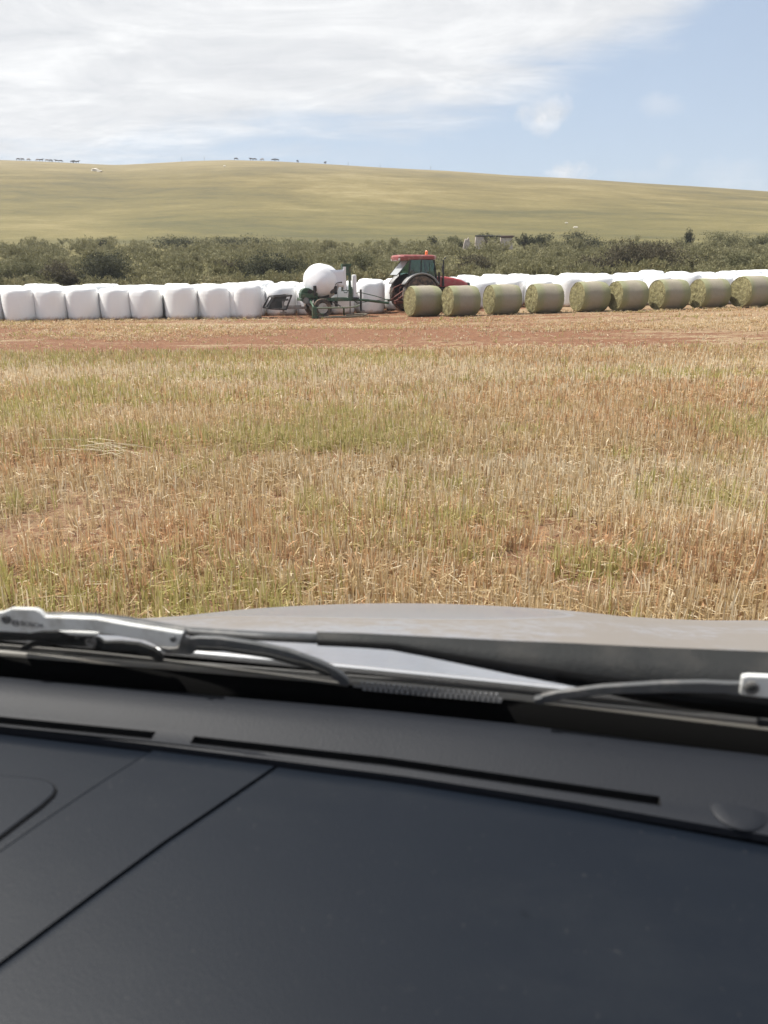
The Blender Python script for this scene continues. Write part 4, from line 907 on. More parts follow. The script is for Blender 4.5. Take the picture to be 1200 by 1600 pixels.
wall('rubble_heap', [(767, 382), (771, 377.5), (776, 380), (781, 385), (785, 390), (764, 390)], -.6, .4)
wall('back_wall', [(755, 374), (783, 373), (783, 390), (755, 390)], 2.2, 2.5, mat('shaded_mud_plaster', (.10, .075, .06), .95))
q = MB(); a = rp(742, 369.5); b = rp(802, 370.0); q.tube([a+Vector((0, -.22, .05)), b+Vector((0, -.22, .05))], .07, 8); q.build('roof_beam', m_black, RU)
q = MB(); q.tube([rp(782, 370)+Vector((0, -.25, 0)), rp(802, 369.6)+Vector((0, -.25, 0))], .12, 8); q.build('roof_beam', mat('rust_brown_beam', (.07, .04, .03), .8), RU)

# ------------------------------------------------------------------ stubble and straw over the field
mst, g = newmat('dry_stubble', .75); g.b.inputs['Specular IOR Level'].default_value = .25
ac = g.n('ShaderNodeAttribute'); ac.attribute_name = 'col'; g.L.new(ac.outputs['Color'], g.b.inputs['Base Color'])
tr = g.n('ShaderNodeBsdfTranslucent'); g.L.new(ac.outputs['Color'], tr.inputs[0]); ms = g.n('ShaderNodeMixShader'); ms.inputs[0].default_value = .38
g.L.new(g.b.outputs[0], ms.inputs[1]); g.L.new(tr.outputs[0], ms.inputs[2]); g.L.new(ms.outputs[0], g.N['Material Output'].inputs[0])
def stubble():
    rng = np.random.default_rng(5); V = []; COL = []
    def band(y0, y1, tufts_m2, per, hmul, wmul, lying):
        area = (y1-y0)*(1.12*(y0+y1)/2+7); n = int(area*tufts_m2)
        t = rng.uniform(0, 1, n); ty = y0+(y1-y0)*t; half = .56*ty+3.5; tx = rng.uniform(-1, 1, n)*half
        # drill rows run obliquely away from the camera
        ra = R(28); rx = tx*math.cos(ra)+ty*math.sin(ra); pitch = .17; off = (np.round(rx/pitch)*pitch-rx)*.8
        tx = tx+off*math.cos(ra); ty = ty+off*math.sin(ra)
        den = fbm(tx/1.1, ty/.8, 50, 4); big = fbm(tx/7, ty/2.2, 77, 3)
        lx_ = tx*math.cos(R(10.8))-ty*math.sin(R(10.8))+.28
        under = (np.abs(lx_) < .95) & (ty < 2.1)
        keep = (~under) & (rng.uniform(0, 1, n) < np.clip((den-.27)*3.6+.35, .25, 1))
        if y0 >= 15:
            m_ = np.clip((big-.46)*6, 0, 1)*.85+.08
            m_ = np.maximum(m_, 1-sstep(ty, 15.5, 18.5)); keep &= rng.uniform(0, 1, n) < m_
        tx, ty, den, big = tx[keep], ty[keep], den[keep], big[keep]; n = len(tx)
        # distances where tone changes in broad bands
        gr = fbm(tx/2.3+9, ty/1.3, 12, 3); gr2 = fbm(tx/.55, ty/.55, 90, 2)
        greenp = .45*sstep(ty, 13.6, 15.0)*sstep(-tx, -3, 5)*(1-sstep(ty, 17, 18.5)) + np.clip((gr-.49)*3.2, 0, .75)*.85 + np.clip((gr2-.62)*4, 0, .6)*np.clip(1.4-ty/14, .35, 1)
        palep = np.clip((fbm(tx/5, ty/1.6, 41, 3)-.47)*5, 0, 1); palep = np.clip(palep+.55*sstep(ty, 11.6, 12.6)*(1-sstep(ty, 14, 15)), 0, 1)
        rust = np.clip((fbm(tx/3.2, ty/1.5, 66, 3)-.49)*5, 0, 1); rust = np.clip(rust+.5*sstep(ty, 9.3, 10)*(1-sstep(ty, 11.2, 12)), 0, 1)*(1-.8*palep)
        th_ = rng.uniform(.75, 1.2, n)*hmul*(.85+.35*den)
        isg = rng.uniform(0, 1, n) < greenp
        k = per; N_ = n*k; idx = np.repeat(np.arange(n), k)
        sr = .030+.02*rng.uniform(0, 1, N_)
        px = tx[idx]+rng.normal(size=N_)*sr; py = ty[idx]+rng.normal(size=N_)*sr
        lie = rng.uniform(0, 1, N_) < lying
        bent = (~lie) & (rng.uniform(0, 1, N_) < .4)
        h = .132*th_[idx]*rng.uniform(.35, 1.25, N_); h = np.where(isg[idx], h*1.12, h)
        w = .0047*wmul*rng.uniform(.7, 1.4, N_)*(1+py*.035)
        a = rng.uniform(0, 2*np.pi, N_); wx, wy = np.cos(a)*w, np.sin(a)*w
        la = rng.uniform(0, 2*np.pi, N_); lean = np.where(lie, 0, np.where(bent, rng.uniform(.15, .55, N_), rng.uniform(0, .20, N_)))
        L = np.where(lie, rng.uniform(.04, .14, N_), h)
        d1 = np.stack([np.cos(la)*lean, np.sin(la)*lean, np.ones(N_)], 1)
        lied = np.stack([np.cos(la), np.sin(la)*.8, rng.uniform(-.05, .22, N_)], 1)
        d1 = np.where(lie[:, None], lied, d1); d1 /= np.linalg.norm(d1, axis=1)[:, None]
        d2 = np.where(bent[:, None], np.stack([np.cos(la)*1.3, np.sin(la)*1.3, rng.uniform(-.7, .5, N_)], 1), d1+rng.normal(size=(N_, 3))*.06)
        d2 /= np.linalg.norm(d2, axis=1)[:, None]
        zz = ZT(px, py)+np.where(lie, rng.uniform(.006, .09, N_), -.01)
        p0 = np.stack([px, py, zz], 1); p1 = p0+d1*(L*.6)[:, None]; p2 = p1+d2*(L*.45)[:, None]; wv_ = np.stack([wx, wy, np.zeros(N_)], 1)
        q1 = np.stack([p0-wv_, p0+wv_, p1+wv_*.9, p1-wv_*.9], 1); q2 = np.stack([p1-wv_*.9, p1+wv_*.9, p2+wv_*.55, p2-wv_*.55], 1)
        straw = np.array([.54, .425, .265]); pale = np.array([.65, .56, .40]); gold = np.array([.45, .33, .165]); rst = np.array([.41, .255, .140]); grn = np.array([.34, .315, .105]); grn2 = np.array([.50, .45, .19])
        r1 = rng.uniform(0, 1, N_)[:, None]; r2 = rng.uniform(0, 1, N_)
        c = straw*(1-r1)+gold*r1
        c = np.where((r2 < .20+.45*palep[idx])[:, None], pale, c); r3 = rng.uniform(0, 1, N_)
        c = np.where((r3 < .07+.42*rust[idx])[:, None], rst*(.7+.9*r1), c)
        cg = grn*(1-r1)+grn2*r1; c = np.where(((isg[idx]) & (rng.uniform(0, 1, N_) < .85) & ~lie)[:, None], cg, c)
        c = c*1.07*rng.uniform(.90, 1.10, N_)[:, None]*(.9+.25*big[idx])[:, None]
        V.append(np.concatenate([q1, q2]).reshape(-1, 3)); COL.append(np.concatenate([c, np.where(isg[idx][:, None] & (r1 > .5), c*.6+straw*.4, c)]))
    band(-2.5, 2.3, 170, 8, 1.0, .9, .25)
    band(2.3, 6.0, 380, 9, 1.05, .68, .12)
    band(6.0, 10.0, 260, 8, 1.0, .80, .13)
    band(10.0, 17.2, 170, 7, 1.0, 1.05, .15)
    band(17.2, 33.0, 60, 6, .6, 1.2, .45)
    v = np.concatenate(V); col = np.concatenate(COL); n = len(v)//4
    me = quads_mesh('stubble', v, np.zeros(n), mst)
    A = me.attributes.new('col', 'FLOAT_COLOR', 'CORNER'); A.data.foreach_set('color', np.repeat(np.concatenate([col, np.ones((n, 1))], 1), 4, axis=0).astype(np.float32).ravel())
    o = bpy.data.objects.new('stubble', me); C.objects.link(o); tag(o, 'dry straw coloured stubble with green tufts covering the reddish field', 'stubble', kind='stuff'); print('stubble quads', n)
stubble()
# paler long straw left in two small swaths
def swath(px, py, wpx, n, label):
    c = pix_ground(px, py); q = MB(); rnd = random.Random(px)
    for k in range(n):
        x = rnd.gauss(0, wpx/FPX*c.y*.33); y = rnd.gauss(0, .16); a = rnd.uniform(-.45, .45); L = rnd.uniform(.25, .6); z = zt(c.x+x, c.y+y)+rnd.uniform(.06, .13)
        q.tube([(x-math.cos(a)*L/2, y-math.sin(a)*L/2, z-c.z+rnd.uniform(-.03, .03)), (x, y, z-c.z+.02), (x+math.cos(a)*L/2, y+math.sin(a)*L/2, z-c.z+rnd.uniform(-.05, .02))], .0026, 4)
    o = q.build('straw_swath', mat('bleached_straw', (.58, .50, .34), .7)); o.location = c; return tag(o, label, 'loose straw', kind='stuff')
swath(150, 714, 140, 18, 'bleached long straw lying across the stubble at the left')

# ------------------------------------------------------------------ the car the picture is taken from
CY = R(-10.8)
CAR = empty('parked_car', (0, 0, 0), CY)
tag(CAR, 'silver car seen from its seat: dark dashboard, windscreen wipers and dusty bonnet', 'car')
CM = Matrix.Rotation(-CY, 3, 'Z')
def onplane(px, py, drop):       # local point on the level plane "drop" below the eye
    d = pix_dir(px, py); p = Vector((0, 0, EYE))+d*(-drop/d.z); return CM @ p
def only(px, py, ly):            # local point on the upright plane across the car at local y = ly
    d = CM @ pix_dir(px, py); return Vector((0, 0, EYE))+d*(ly/d.y)
CX = -0.28                        # centre line of the car in its own frame
def gl(x): return float(np.interp(x, [-1.0, -.555, -.264, -.12, 0.0, .23, .44], [.640, .666, .674, .678, .678, .668, .650]))
def stp(x): return float(np.interp(x, [-1.0, -.33, -.09, .06, .21, .44], [.588, .588, .585, .577, .564, .538]))
def slt(x): return float(np.interp(x, [-1.0, -.50, -.34, -.11, .126, .44], [.590, .594, .598, .599, .588, .565]))
m_dash, g = newmat('dash_plastic', .46); g.b.inputs['Specular IOR Level'].default_value = .16
cc = g.mix(g.noise(g.obj, 5, 5), (0.0045, 0.0072, 0.0125), (0.0062, 0.0094, 0.0155)); dd = g.mr(g.noise(g.obj, 160, 3, .6), .66, .74); cc = g.mix(g.M('MULTIPLY', dd, .05), cc, (.30, .28, .25))
cc = g.mix(g.M('MULTIPLY', g.mr(g.noise(g.obj, 3.2, 7, .7, (1, 2.2, 1)), .45, .72), .30), cc, (.018, .021, .025))   # settled dust
g.L.new(cc, g.b.inputs['Base Color']); vz = g.n('ShaderNodeTexVoronoi'); vz.inputs['Scale'].default_value = 620; g.L.new(g.obj, vz.inputs['Vector']); g.bump(vz.outputs['Distance'], .22, .0004)
m_pad, g = newmat('dash_pad', .60); g.b.inputs['Specular IOR Level'].default_value = .30
cc = g.mix(g.noise(g.obj, 8, 6), (0.0055, 0.0072, 0.0115), (0.0085, 0.0108, 0.0160)); g.L.new(cc, g.b.inputs['Base Color']); vz = g.n('ShaderNodeTexVoronoi'); vz.inputs['Scale'].default_value = 420; g.L.new(g.obj, vz.inputs['Vector']); g.bump(vz.outputs['Distance'], .25, .0006)
m_void = mat('vent_black', (.004, .004, .004), .9)
m_trim = mat('interior_black', (.012, .012, .013), .8)
m_frit = mat('glass_border_black', (.003, .003, .003), .9, spec=.1)
m_liner = mat('roof_lining', (.30, .29, .27), .95)
m_cloth = mat('seat_cloth', (.07, .07, .075), .95, bump=.3, bscale=200)

def Z(d): return EYE-d
DASH = MB()
xs_ = sorted(set([round(v, 4) for v in list(np.linspace(-.98, .43, 120))+[-.341, -.301, .126]]))
def inslot(x): return x < -.341+1e-6 and x > -.80 or (-.301-1e-6 < x < .126+1e-6)
rows = []
for x in xs_:
    F = gl(x)-.0115; s = slt(x); st = stp(x)
    rows.append([(x, F+.004, Z(.52)), (x, F+.004, Z(.432)), (x, F+.001, Z(.419)), (x, F-.007, Z(.4130)), (x, F-.022, Z(.4120)), (x, F-.040, Z(.4160)), (x, s+.009, Z(.4245)), (x, s+.0045, Z(.4268)), (x, s-.0045, Z(.4285)), (x, s-.008, Z(.4290)), (x, st+.003, Z(.4305)), (x, st+.0005, Z(.4315)), (x, st, Z(.4385))])
nr = len(rows[0]); vs = [p for r in rows for p in r]; fs = []
for i in range(len(xs_)-1):
    xm = (xs_[i]+xs_[i+1])/2
    for j in range(nr-1):
        if j == 7 and (-.80 < xm < -.341 or -.301 < xm < .126): continue
        fs.append((i*nr+j, i*nr+j+1, (i+1)*nr+j+1, (i+1)*nr+j))
DASH.add(vs, fs)
dash = DASH.build('dashboard_pad', m_pad, CAR, smooth=50)
for (xa, xb) in ((-.80, -.341), (-.301, .126)):
    q = MB(); X = np.linspace(xa, xb, 24); vs = []; fs = []
    for x in X:
        s = slt(x); vs += [(x, s+.0055, Z(.4262)), (x, s+.0035, Z(.446)), (x, s-.0035, Z(.446)), (x, s-.0055, Z(.4280))]
    for i in range(23):
        for j in range(3): fs.append((i*4+j, i*4+j+1, i*4+5+j, i*4+4+j))
    fs += [(0, 1, 2, 3), (92, 93, 94, 95)]
    q.add(vs, fs); q.build('defrost_vent', m_void, dash, smooth=0)
def pd(x, y):   # drop of the dash panels
    return float(np.interp(y, [-.1, .10, .25, .37, .48, .60], [.545, .505, .478, .463, .4490, .4345]))
def seam(y): return float(np.interp(y, [0.0, .368, .476, .586, .62], [-.555, -.343, -.282, -.2115, -.19]))
def seam2(y): return float(np.interp(y, [0.0, .33, .454, .508, .590, .62], [-.72, -.475, -.404, -.381, -.334, -.318]))
def panel(name, fx0, fx1, lift=0.0, m=m_dash, nx=16, tilt=0.0, lo=.08):
    q = MB(); T_ = [0, .004, .03, .1, .2, .3, .4, .5, .6, .7, .8, .9, 1.0]; vs = []
    for t in T_:
        ks = [0, .004, .012]+[i/(nx-4) for i in range(1, nx-4)]+[.988, .996, 1]
        for i, k in enumerate(ks):
            y = None; x = 0.0; yy = .58
            for _ in range(4):
                x0, x1 = fx0(yy), fx1(yy); x = x0+(x1-x0)*k; top = stp(x)-.0012; yy = top+(lo-top)*t
            z = Z(pd(x, yy))+lift+tilt*(k-.5) - (.0020 if t == 0 else 0) - (.0012 if k in (0, 1) else 0)
            vs.append((x, yy, z))
    nk = len(ks)
    fs = [(j*nk+i, j*nk+i+1, (j+1)*nk+i+1, (j+1)*nk+i) for j in range(len(T_)-1) for i in range(nk-1)]
    q.add(vs, fs); return q.build(name, m, CAR, smooth=60, solid=.004)
GP = .0007
panel('airbag_panel', lambda y: seam(y)+GP, lambda y: .44, 0.0, nx=24)
panel('centre_strip', lambda y: seam2(y)+.0011, lambda y: seam(y)-GP, .0010)
lp = panel('instrument_top', lambda y: -.99, lambda y: seam2(y)-.0011, -.0014, nx=20)
# pocket lid with rounded corner, standing just clear of the left top
q = MB(); o_ = [onplane(*p, .449) for p in [(-260, 1196), (0, 1222), (50, 1226), (74, 1230), (85, 1236), (88, 1242), (84, 1250), (66, 1264), (0, 1306), (-260, 1460)]]
q.prism([Vector((p.x, p.y, Z(pd(p.x, p.y))-.0045)) for p in o_], (0, 0, 0), (0, 0, .0062)); lid = q.build('pocket_lid', m_dash, CAR, bevel=.0012)
q = MB(); pts = [Vector((p.x, p.y, Z(pd(p.x, p.y))-.0002)) for p in o_]; q.tube(pts, .0011, 6); q.build('lid_gap', m_void, lid)
q = MB(); vs = [( -.99, .62, Z(.452)), (.44, .60, Z(.452)), (.44, .08, Z(.530)), (-.99, .08, Z(.530))]; q.add(vs, [(0, 1, 2, 3)]); q.build('dash_core', m_void, CAR, solid=.01)
q = MB(); q.grid(lambda u, v: (CX-.71+1.42*u, .085-.09*math.sin(v*1.5)-.0, Z(.51+.45*v)), [i/20 for i in range(21)], [i/10 for i in range(11)]); q.build('dash_fascia', m_dash, CAR, solid=.01)
# round sunlight sensor in the pad
sx, sy = .188, .5875; q = MB(); q.lathe([(.0222, -.004), (.0222, .0006), (.0212, .0012), (.0204, .0002), (.0196, .0007), (.010, .0012), (.0, .0013)], 40, M=Matrix.Translation((sx, sy, Z(.4272))) @ Matrix.Rotation(R(9), 4, 'X')); q.build('light_sensor', m_pad, dash)

# windscreen, its dark border, seal, cowl
m_wind = glass_mat('windscreen_glass', (.95, .95, .94), .7, dirt=.055)
SL = .575/.522
TOPY, TOPZ = .15, 1.885
q = MB(); vs = []; fs = []; nx = 90; ny = 12
for j in range(ny+1):
    for i in range(nx+1):
        k = i/nx; a = 2*k-1; xb = CX+a*.71; xt = CX+a*.62; t = j/ny
        yb = gl(xb)+.004; zb_ = Z(.402); yt = TOPY-.05*a*a; zt__ = TOPZ-.02*a*a
        vs.append((xb+(xt-xb)*t, yb+(yt-yb)*t+.012*math.sin(t*math.pi), zb_+(zt__-zb_)*t+.012*math.sin(t*math.pi)))
fs = [(j*(nx+1)+i, j*(nx+1)+i+1, (j+1)*(nx+1)+i+1, (j+1)*(nx+1)+i) for j in range(ny) for i in range(nx)]
q.add(vs, fs); wsn = q.build('windscreen', m_wind, CAR, smooth=60)
q = MB(); X = np.linspace(CX-.71, CX+.71, 110); q.grid(lambda x, t: (x, gl(x)+.005+.001*t, Z(.401)-.10*t), list(X), [0, .5, 1]); q.build('glass_border', m_frit, wsn, solid=.002)
m_seal = mat('grey_rubber_seal', (.17, .16, .14), .55, col2=(.20, .18, .15), c2scale=12)
q = MB(); q.tube([(x, gl(x)+.008, Z(.4000)) for x in X], .0042, 8); q.build('glass_seal', m_seal, wsn)
q = MB(); q.tube([(x, gl(x)+.018, Z(.3990)) for x in X], .0022, 8); q.build('glass_seal', mat('dark_seal', (.03, .03, .03), .5), wsn)
m_cowl = mat('cowl_plastic', (.016, .016, .017), .6, col2=(.05, .045, .04), c2scale=9, c2lo=.5, c2hi=.8, bump=.2, bscale=120)
q = MB(); q.grid(lambda x, t: (x, gl(x)+.018+t*(.745-gl(x)-.018), Z(.404)-.030*math.sin(min(1, t*2.2)*math.pi/2)-.03*max(0, t-.7)), list(X), [0, .1, .2, .35, .5, .7, .85, 1.0, 1.3, 1.8]); cw = q.build('cowl', m_cowl, CAR, smooth=40, solid=.004)
m_gr = mat('grille_grey', (.17, .17, .17), .55)
q = MB()
for i in range(26):
    for j in range(2):
        px = 566+i*8.4+(4.2 if j else 0); py = 1066+(px-560)*.090+j*6.5
        p = only(px, py+1, .6795-.001*j); q.box((p.x-.0024, p.y-.002, p.z-.0022), (p.x+.0020, p.y+.002, p.z+.0020), taper=.6)
a = only(552, 1072, .6800); b = only(785, 1093, .6795); q.tube([a, b], .0012, 6)
q.build('cowl_grille', m_gr, cw)
q = MB(); a = only(536, 1070, .69); b = only(556, 1078, .69); q.box((a.x, a.y-.004, b.z-.004), (b.x, a.y+.004, a.z+.002)); q.build('washer_jet', m_seal, cw, bevel=.001)

# bonnet
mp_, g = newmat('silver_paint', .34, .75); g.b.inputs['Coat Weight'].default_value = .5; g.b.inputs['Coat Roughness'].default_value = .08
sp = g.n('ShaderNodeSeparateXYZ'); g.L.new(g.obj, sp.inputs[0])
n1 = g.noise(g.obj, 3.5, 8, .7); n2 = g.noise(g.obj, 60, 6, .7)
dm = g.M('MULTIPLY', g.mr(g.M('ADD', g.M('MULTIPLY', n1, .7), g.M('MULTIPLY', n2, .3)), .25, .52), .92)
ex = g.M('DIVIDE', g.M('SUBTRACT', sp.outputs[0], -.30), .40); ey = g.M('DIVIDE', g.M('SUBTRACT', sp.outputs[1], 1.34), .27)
e2 = g.M('ADD', g.M('MULTIPLY', ex, ex), g.M('MULTIPLY', ey, ey)); sky_refl = g.M('SUBTRACT', 1.0, g.mr(e2, .90, 1.03))  # sky reflection painted as a bluish ellipse with less dust
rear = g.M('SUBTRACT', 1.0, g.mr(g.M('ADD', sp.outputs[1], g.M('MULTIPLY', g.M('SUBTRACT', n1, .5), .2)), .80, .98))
dm = g.M('MULTIPLY', dm, g.M('SUBTRACT', 1.0, g.M('MULTIPLY', g.M('MAXIMUM', sky_refl, g.M('MULTIPLY', rear, .7)), .85)))
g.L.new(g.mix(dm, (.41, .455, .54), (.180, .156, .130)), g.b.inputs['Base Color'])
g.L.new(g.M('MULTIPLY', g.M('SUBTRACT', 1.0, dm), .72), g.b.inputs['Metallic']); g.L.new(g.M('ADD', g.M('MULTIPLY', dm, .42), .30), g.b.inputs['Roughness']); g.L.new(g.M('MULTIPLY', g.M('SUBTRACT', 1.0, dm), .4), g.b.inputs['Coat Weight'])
def bd(x, y):
    t = y-.74; a = (x-CX)/.74
    e = x-CX; d = .4145+.2895*t+.084*t*t+(-.084*e+.1376*e*e-.1276*e**4)*min(1, max(0, t)/.45)
    bl_ = max(0, 1-abs((x+.24)/.46))**.7 if abs(x+.24) < .46 else 0
    d -= .005*min(1, bl_*2.5)*float(sstep(y, .80, .95))
    if y > 1.72: d += (y-1.72)**2*4
    return d
q = MB(); ysb = [.738, .741, .745]+list(np.linspace(.77, 1.86, 34)); xsb = list(np.linspace(CX-.80, CX+.80, 65))
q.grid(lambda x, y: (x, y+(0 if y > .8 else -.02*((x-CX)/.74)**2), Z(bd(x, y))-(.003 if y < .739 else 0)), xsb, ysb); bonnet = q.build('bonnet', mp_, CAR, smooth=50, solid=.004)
q = MB(); q.tube([(x, .738-.02*((x-CX)/.74)**2, Z(bd(x, .74))+.0005) for x in xsb], .0042, 8); q.build('bonnet_edge', mat('highlight_silver', (.70, .71, .73), .22, .85, coat=.5), bonnet)  # brighter silver on the lip paints in the sky highlight

# wipers
m_arm = mat('wiper_arm_black', (.018, .019, .019), .75, col2=(.04, .038, .035), c2scale=14, c2lo=.45, c2hi=.75, spec=.25, bump=.15, bscale=200)
m_silver = mat('wiper_silver', (.66, .67, .66), .45, .0, col2=(.40, .385, .35), c2scale=25, c2lo=.5, c2hi=.72)
m_yoke = mat('wiper_yoke_grey', (.06, .063, .066), .45, col2=(.19, .18, .165), c2scale=16)
m_rub = mat('wiper_rubber', (.10, .095, .085), .5)
def poly(name, pix, ly, th, m, parent, bevel=.0012):
    q = MB(); q.prism([only(px, py, ly) for px, py in pix], (0, 0, 0), (0, th, 0)); return q.build(name, m, parent, bevel=bevel, smooth=40)
def ribbon(name, tops, bots, lyt, lyb, m, parent, th=.004):
    q = MB(); k = len(tops); vs = [only(*p, lyt(p[0])) for p in tops]+[only(*p, lyb(p[0])) for p in bots]
    q.add(vs, [(i, i+1, k+i+1, k+i) for i in range(k-1)]); return q.build(name, m, parent, solid=th, smooth=60)
wl = MB(); a = only(-30, 990, .672); wl.box((a.x-.02, a.y-.004, a.z-.01), (a.x+.02, a.y+.004, a.z+.01))
wl = poly('wiper', [(-330, 992), (-200, 978), (-40, 972), (-20, 986), (125, 987), (150, 992), (140, 1000), (118, 997), (100, 1002), (30, 1002), (-100, 1000), (-320, 1000)], .664, .006, m_arm, CAR)
br = poly('blade_bridge', [(-320, 992), (-200, 972), (-40, 962), (2, 957), (18, 951), (54, 952), (62, 956), (70, 964), (110, 965), (150, 967), (200, 976), (245, 983), (285, 990), (275, 1012), (246, 1010), (225, 1001), (190, 995), (140, 986), (70, 986), (48, 990), (0, 987), (-200, 988), (-310, 1000)], .652, .006, m_silver, wl)
def disc(px, py, r, ly, m, parent, name):
    p = only(px, py, ly); q = MB(); q.lathe([(r, 0), (r, .0020), (r*.7, .0028), (r*.45, .0012), (0, .0012)], 24, M=Matrix.Translation(p) @ Matrix.Rotation(R(90), 4, 'X')); return q.build(name, m, parent, smooth=30)
disc(10, 967, .0050, .6515, m_yoke, wl, 'pivot_screw'); disc(271, 998, .0030, .6515, m_yoke, wl, 'rivet')
def text(s, px, py, size, ly, m, parent, tilt):
    cu = bpy.data.curves.new('t', 'FONT'); cu.body = s; cu.size = size; cu.extrude = .0002; cu.align_x = 'LEFT'; cu.align_y = 'CENTER'
    o = bpy.data.objects.new('t', cu); me = bpy.data.meshes.new_from_object(o); bpy.data.objects.remove(o); o = bpy.data.objects.new('lettering', me); C.objects.link(o); me.materials.append(m)
    o.parent = parent; o.location = only(px, py, ly); o.rotation_euler = (R(90), R(tilt), 0); return o
m_ink = mat('printed_grey', (.13, .13, .135), .5)
text('BOSCH', 32, 974, .0078, .6512, m_ink, wl, 2)
p = only(24, 973, .6512); q = MB(); ring = [Vector((p.x+.0038*math.cos(a), p.y, p.z+.0038*math.sin(a))) for a in np.linspace(0, 2*math.pi, 25)]; q.tube(ring, .0005, 6, cap=False)
q.tube([p+Vector((-.0017, 0, -.0022)), p+Vector((-.0017, 0, .0022))], .0005, 6); q.tube([p+Vector((.0017, 0, -.0022)), p+Vector((.0017, 0, .0022))], .0005, 6); q.tube([p+Vector((-.0017, 0, 0)), p+Vector((.0017, 0, 0))], .0005, 6); q.build('round_emblem', m_ink, wl)
poly('yoke', [(30, 1016), (34, 1010), (50, 1003), (80, 999), (135, 998), (150, 997), (160, 1004), (185, 1003), (215, 1006), (240, 1015), (250, 1024), (254, 1033), (247, 1036), (240, 1030), (225, 1023), (200, 1019), (165, 1018), (140, 1012), (90, 1009), (48, 1012), (42, 1017)], .668, .006, m_arm, wl)
poly('yoke', [(284, 985), (290, 988), (287, 999), (310, 996), (340, 997), (400, 1006), (450, 1017), (500, 1035), (525, 1047), (541, 1060), (547, 1070), (536, 1072), (515, 1058), (480, 1046), (420, 1030), (350, 1019), (308, 1017), (298, 1023), (260, 1022), (240, 1008), (262, 1013), (277, 1012)], .666, .007, m_yoke, wl)
poly('yoke', [(305, 1010), (350, 1012), (420, 1022), (480, 1037), (515, 1051), (515, 1057), (480, 1045), (420, 1029), (350, 1019), (308, 1018)], .6645, .002, m_arm, wl)
disc(143, 1003, .0062, .6665, m_yoke, wl, 'pivot_pin')
poly('yoke', [(90, 986), (155, 989), (150, 995), (110, 993)], .661, .004, m_silver, wl)
poly('rubber_blade', [(-320, 996), (0, 1008), (130, 1018), (245, 1030), (400, 1050), (543, 1069), (543, 1073), (400, 1054), (245, 1034), (130, 1022), (0, 1012), (-320, 1000)], .6745, .003, m_rub, wl, bevel=0)
# long arm: sloping upper face and upright near side, its shade put in as a darker material
tops = [(62, 957), (100, 956), (150, 958), (200, 963), (250, 972), (300, 980), (400, 986), (495, 990)]
mids = [(62, 962), (100, 962), (150, 965), (200, 971), (250, 979), (300, 987), (400, 994), (495, 998)]
bots = [(62, 964), (100, 965), (150, 969), (200, 976), (250, 984), (300, 992), (400, 999), (495, 1004)]
arm = ribbon('wiper_arm', tops, mids, lambda x: .690, lambda x: .682, m_yoke, wl, .003)
ribbon('arm_shaded_side', mids, bots, lambda x: .682, lambda x: .682, m_arm, arm, .003)
tops = [(495, 987), (560, 989), (620, 992), (700, 996), (800, 1001), (900, 1005), (1000, 1010), (1200, 1018), (1330, 1034)]
mids = [(495, 1000), (560, 1003), (620, 1006), (660, 1014), (800, 1036), (900, 1050), (1000, 1063), (1200, 1085), (1330, 1096)]
bots = [(497, 1007), (560, 1010), (612, 1014), (665, 1024), (800, 1052), (900, 1071), (1000, 1094), (1200, 1122), (1330, 1118)]
arm2 = ribbon('wiper_arm', tops, mids, lambda x: float(np.interp(x, [495, 1500], [.692, .76])), lambda x: float(np.interp(x, [495, 1500], [.680, .700])), m_arm, wl, .003)
ribbon('arm_shaded_side', mids, bots, lambda x: float(np.interp(x, [495, 1500], [.680, .700])), lambda x: float(np.interp(x, [495, 1500], [.680, .700])), m_frit, arm2, .003)  # near-black side also fills the shadowed area below the arm
# second wiper
w2 = poly('wiper', [(1160, 1058), (1158, 1072), (1156, 1086), (1184, 1090), (1400, 1104), (1560, 1125), (1560, 1118), (1400, 1072), (1260, 1060), (1170, 1056)], .650, .006, m_silver, CAR)
disc(1174, 1074, .0060, .6495, m_yoke, w2, 'rivet'); disc(1174, 1074, .0026, .6480, m_arm, w2, 'rivet')
poly('yoke', [(838, 1097), (846, 1088), (870, 1082), (940, 1073), (1040, 1067), (1100, 1066), (1140, 1068), (1162, 1068), (1160, 1088), (1148, 1087), (1130, 1084), (1060, 1083), (960, 1085), (880, 1093), (852, 1100)], .654, .006, mat('yoke_light_grey', (.075, .078, .08), .5, .0, col2=(.17, .16, .15), c2scale=20), w2)
poly('claw', [(834, 1093), (848, 1090), (850, 1101), (835, 1100)], .652, .008, m_yoke, w2)
poly('rubber_blade', [(846, 1093), (1000, 1108), (1186, 1128), (1186, 1134), (1000, 1113), (846, 1098)], .655, .003, m_seal, w2, bevel=0)
poly('blade_end', [(1184, 1125), (1240, 1130), (1240, 1140), (1184, 1136)], .653, .005, m_arm, w2)

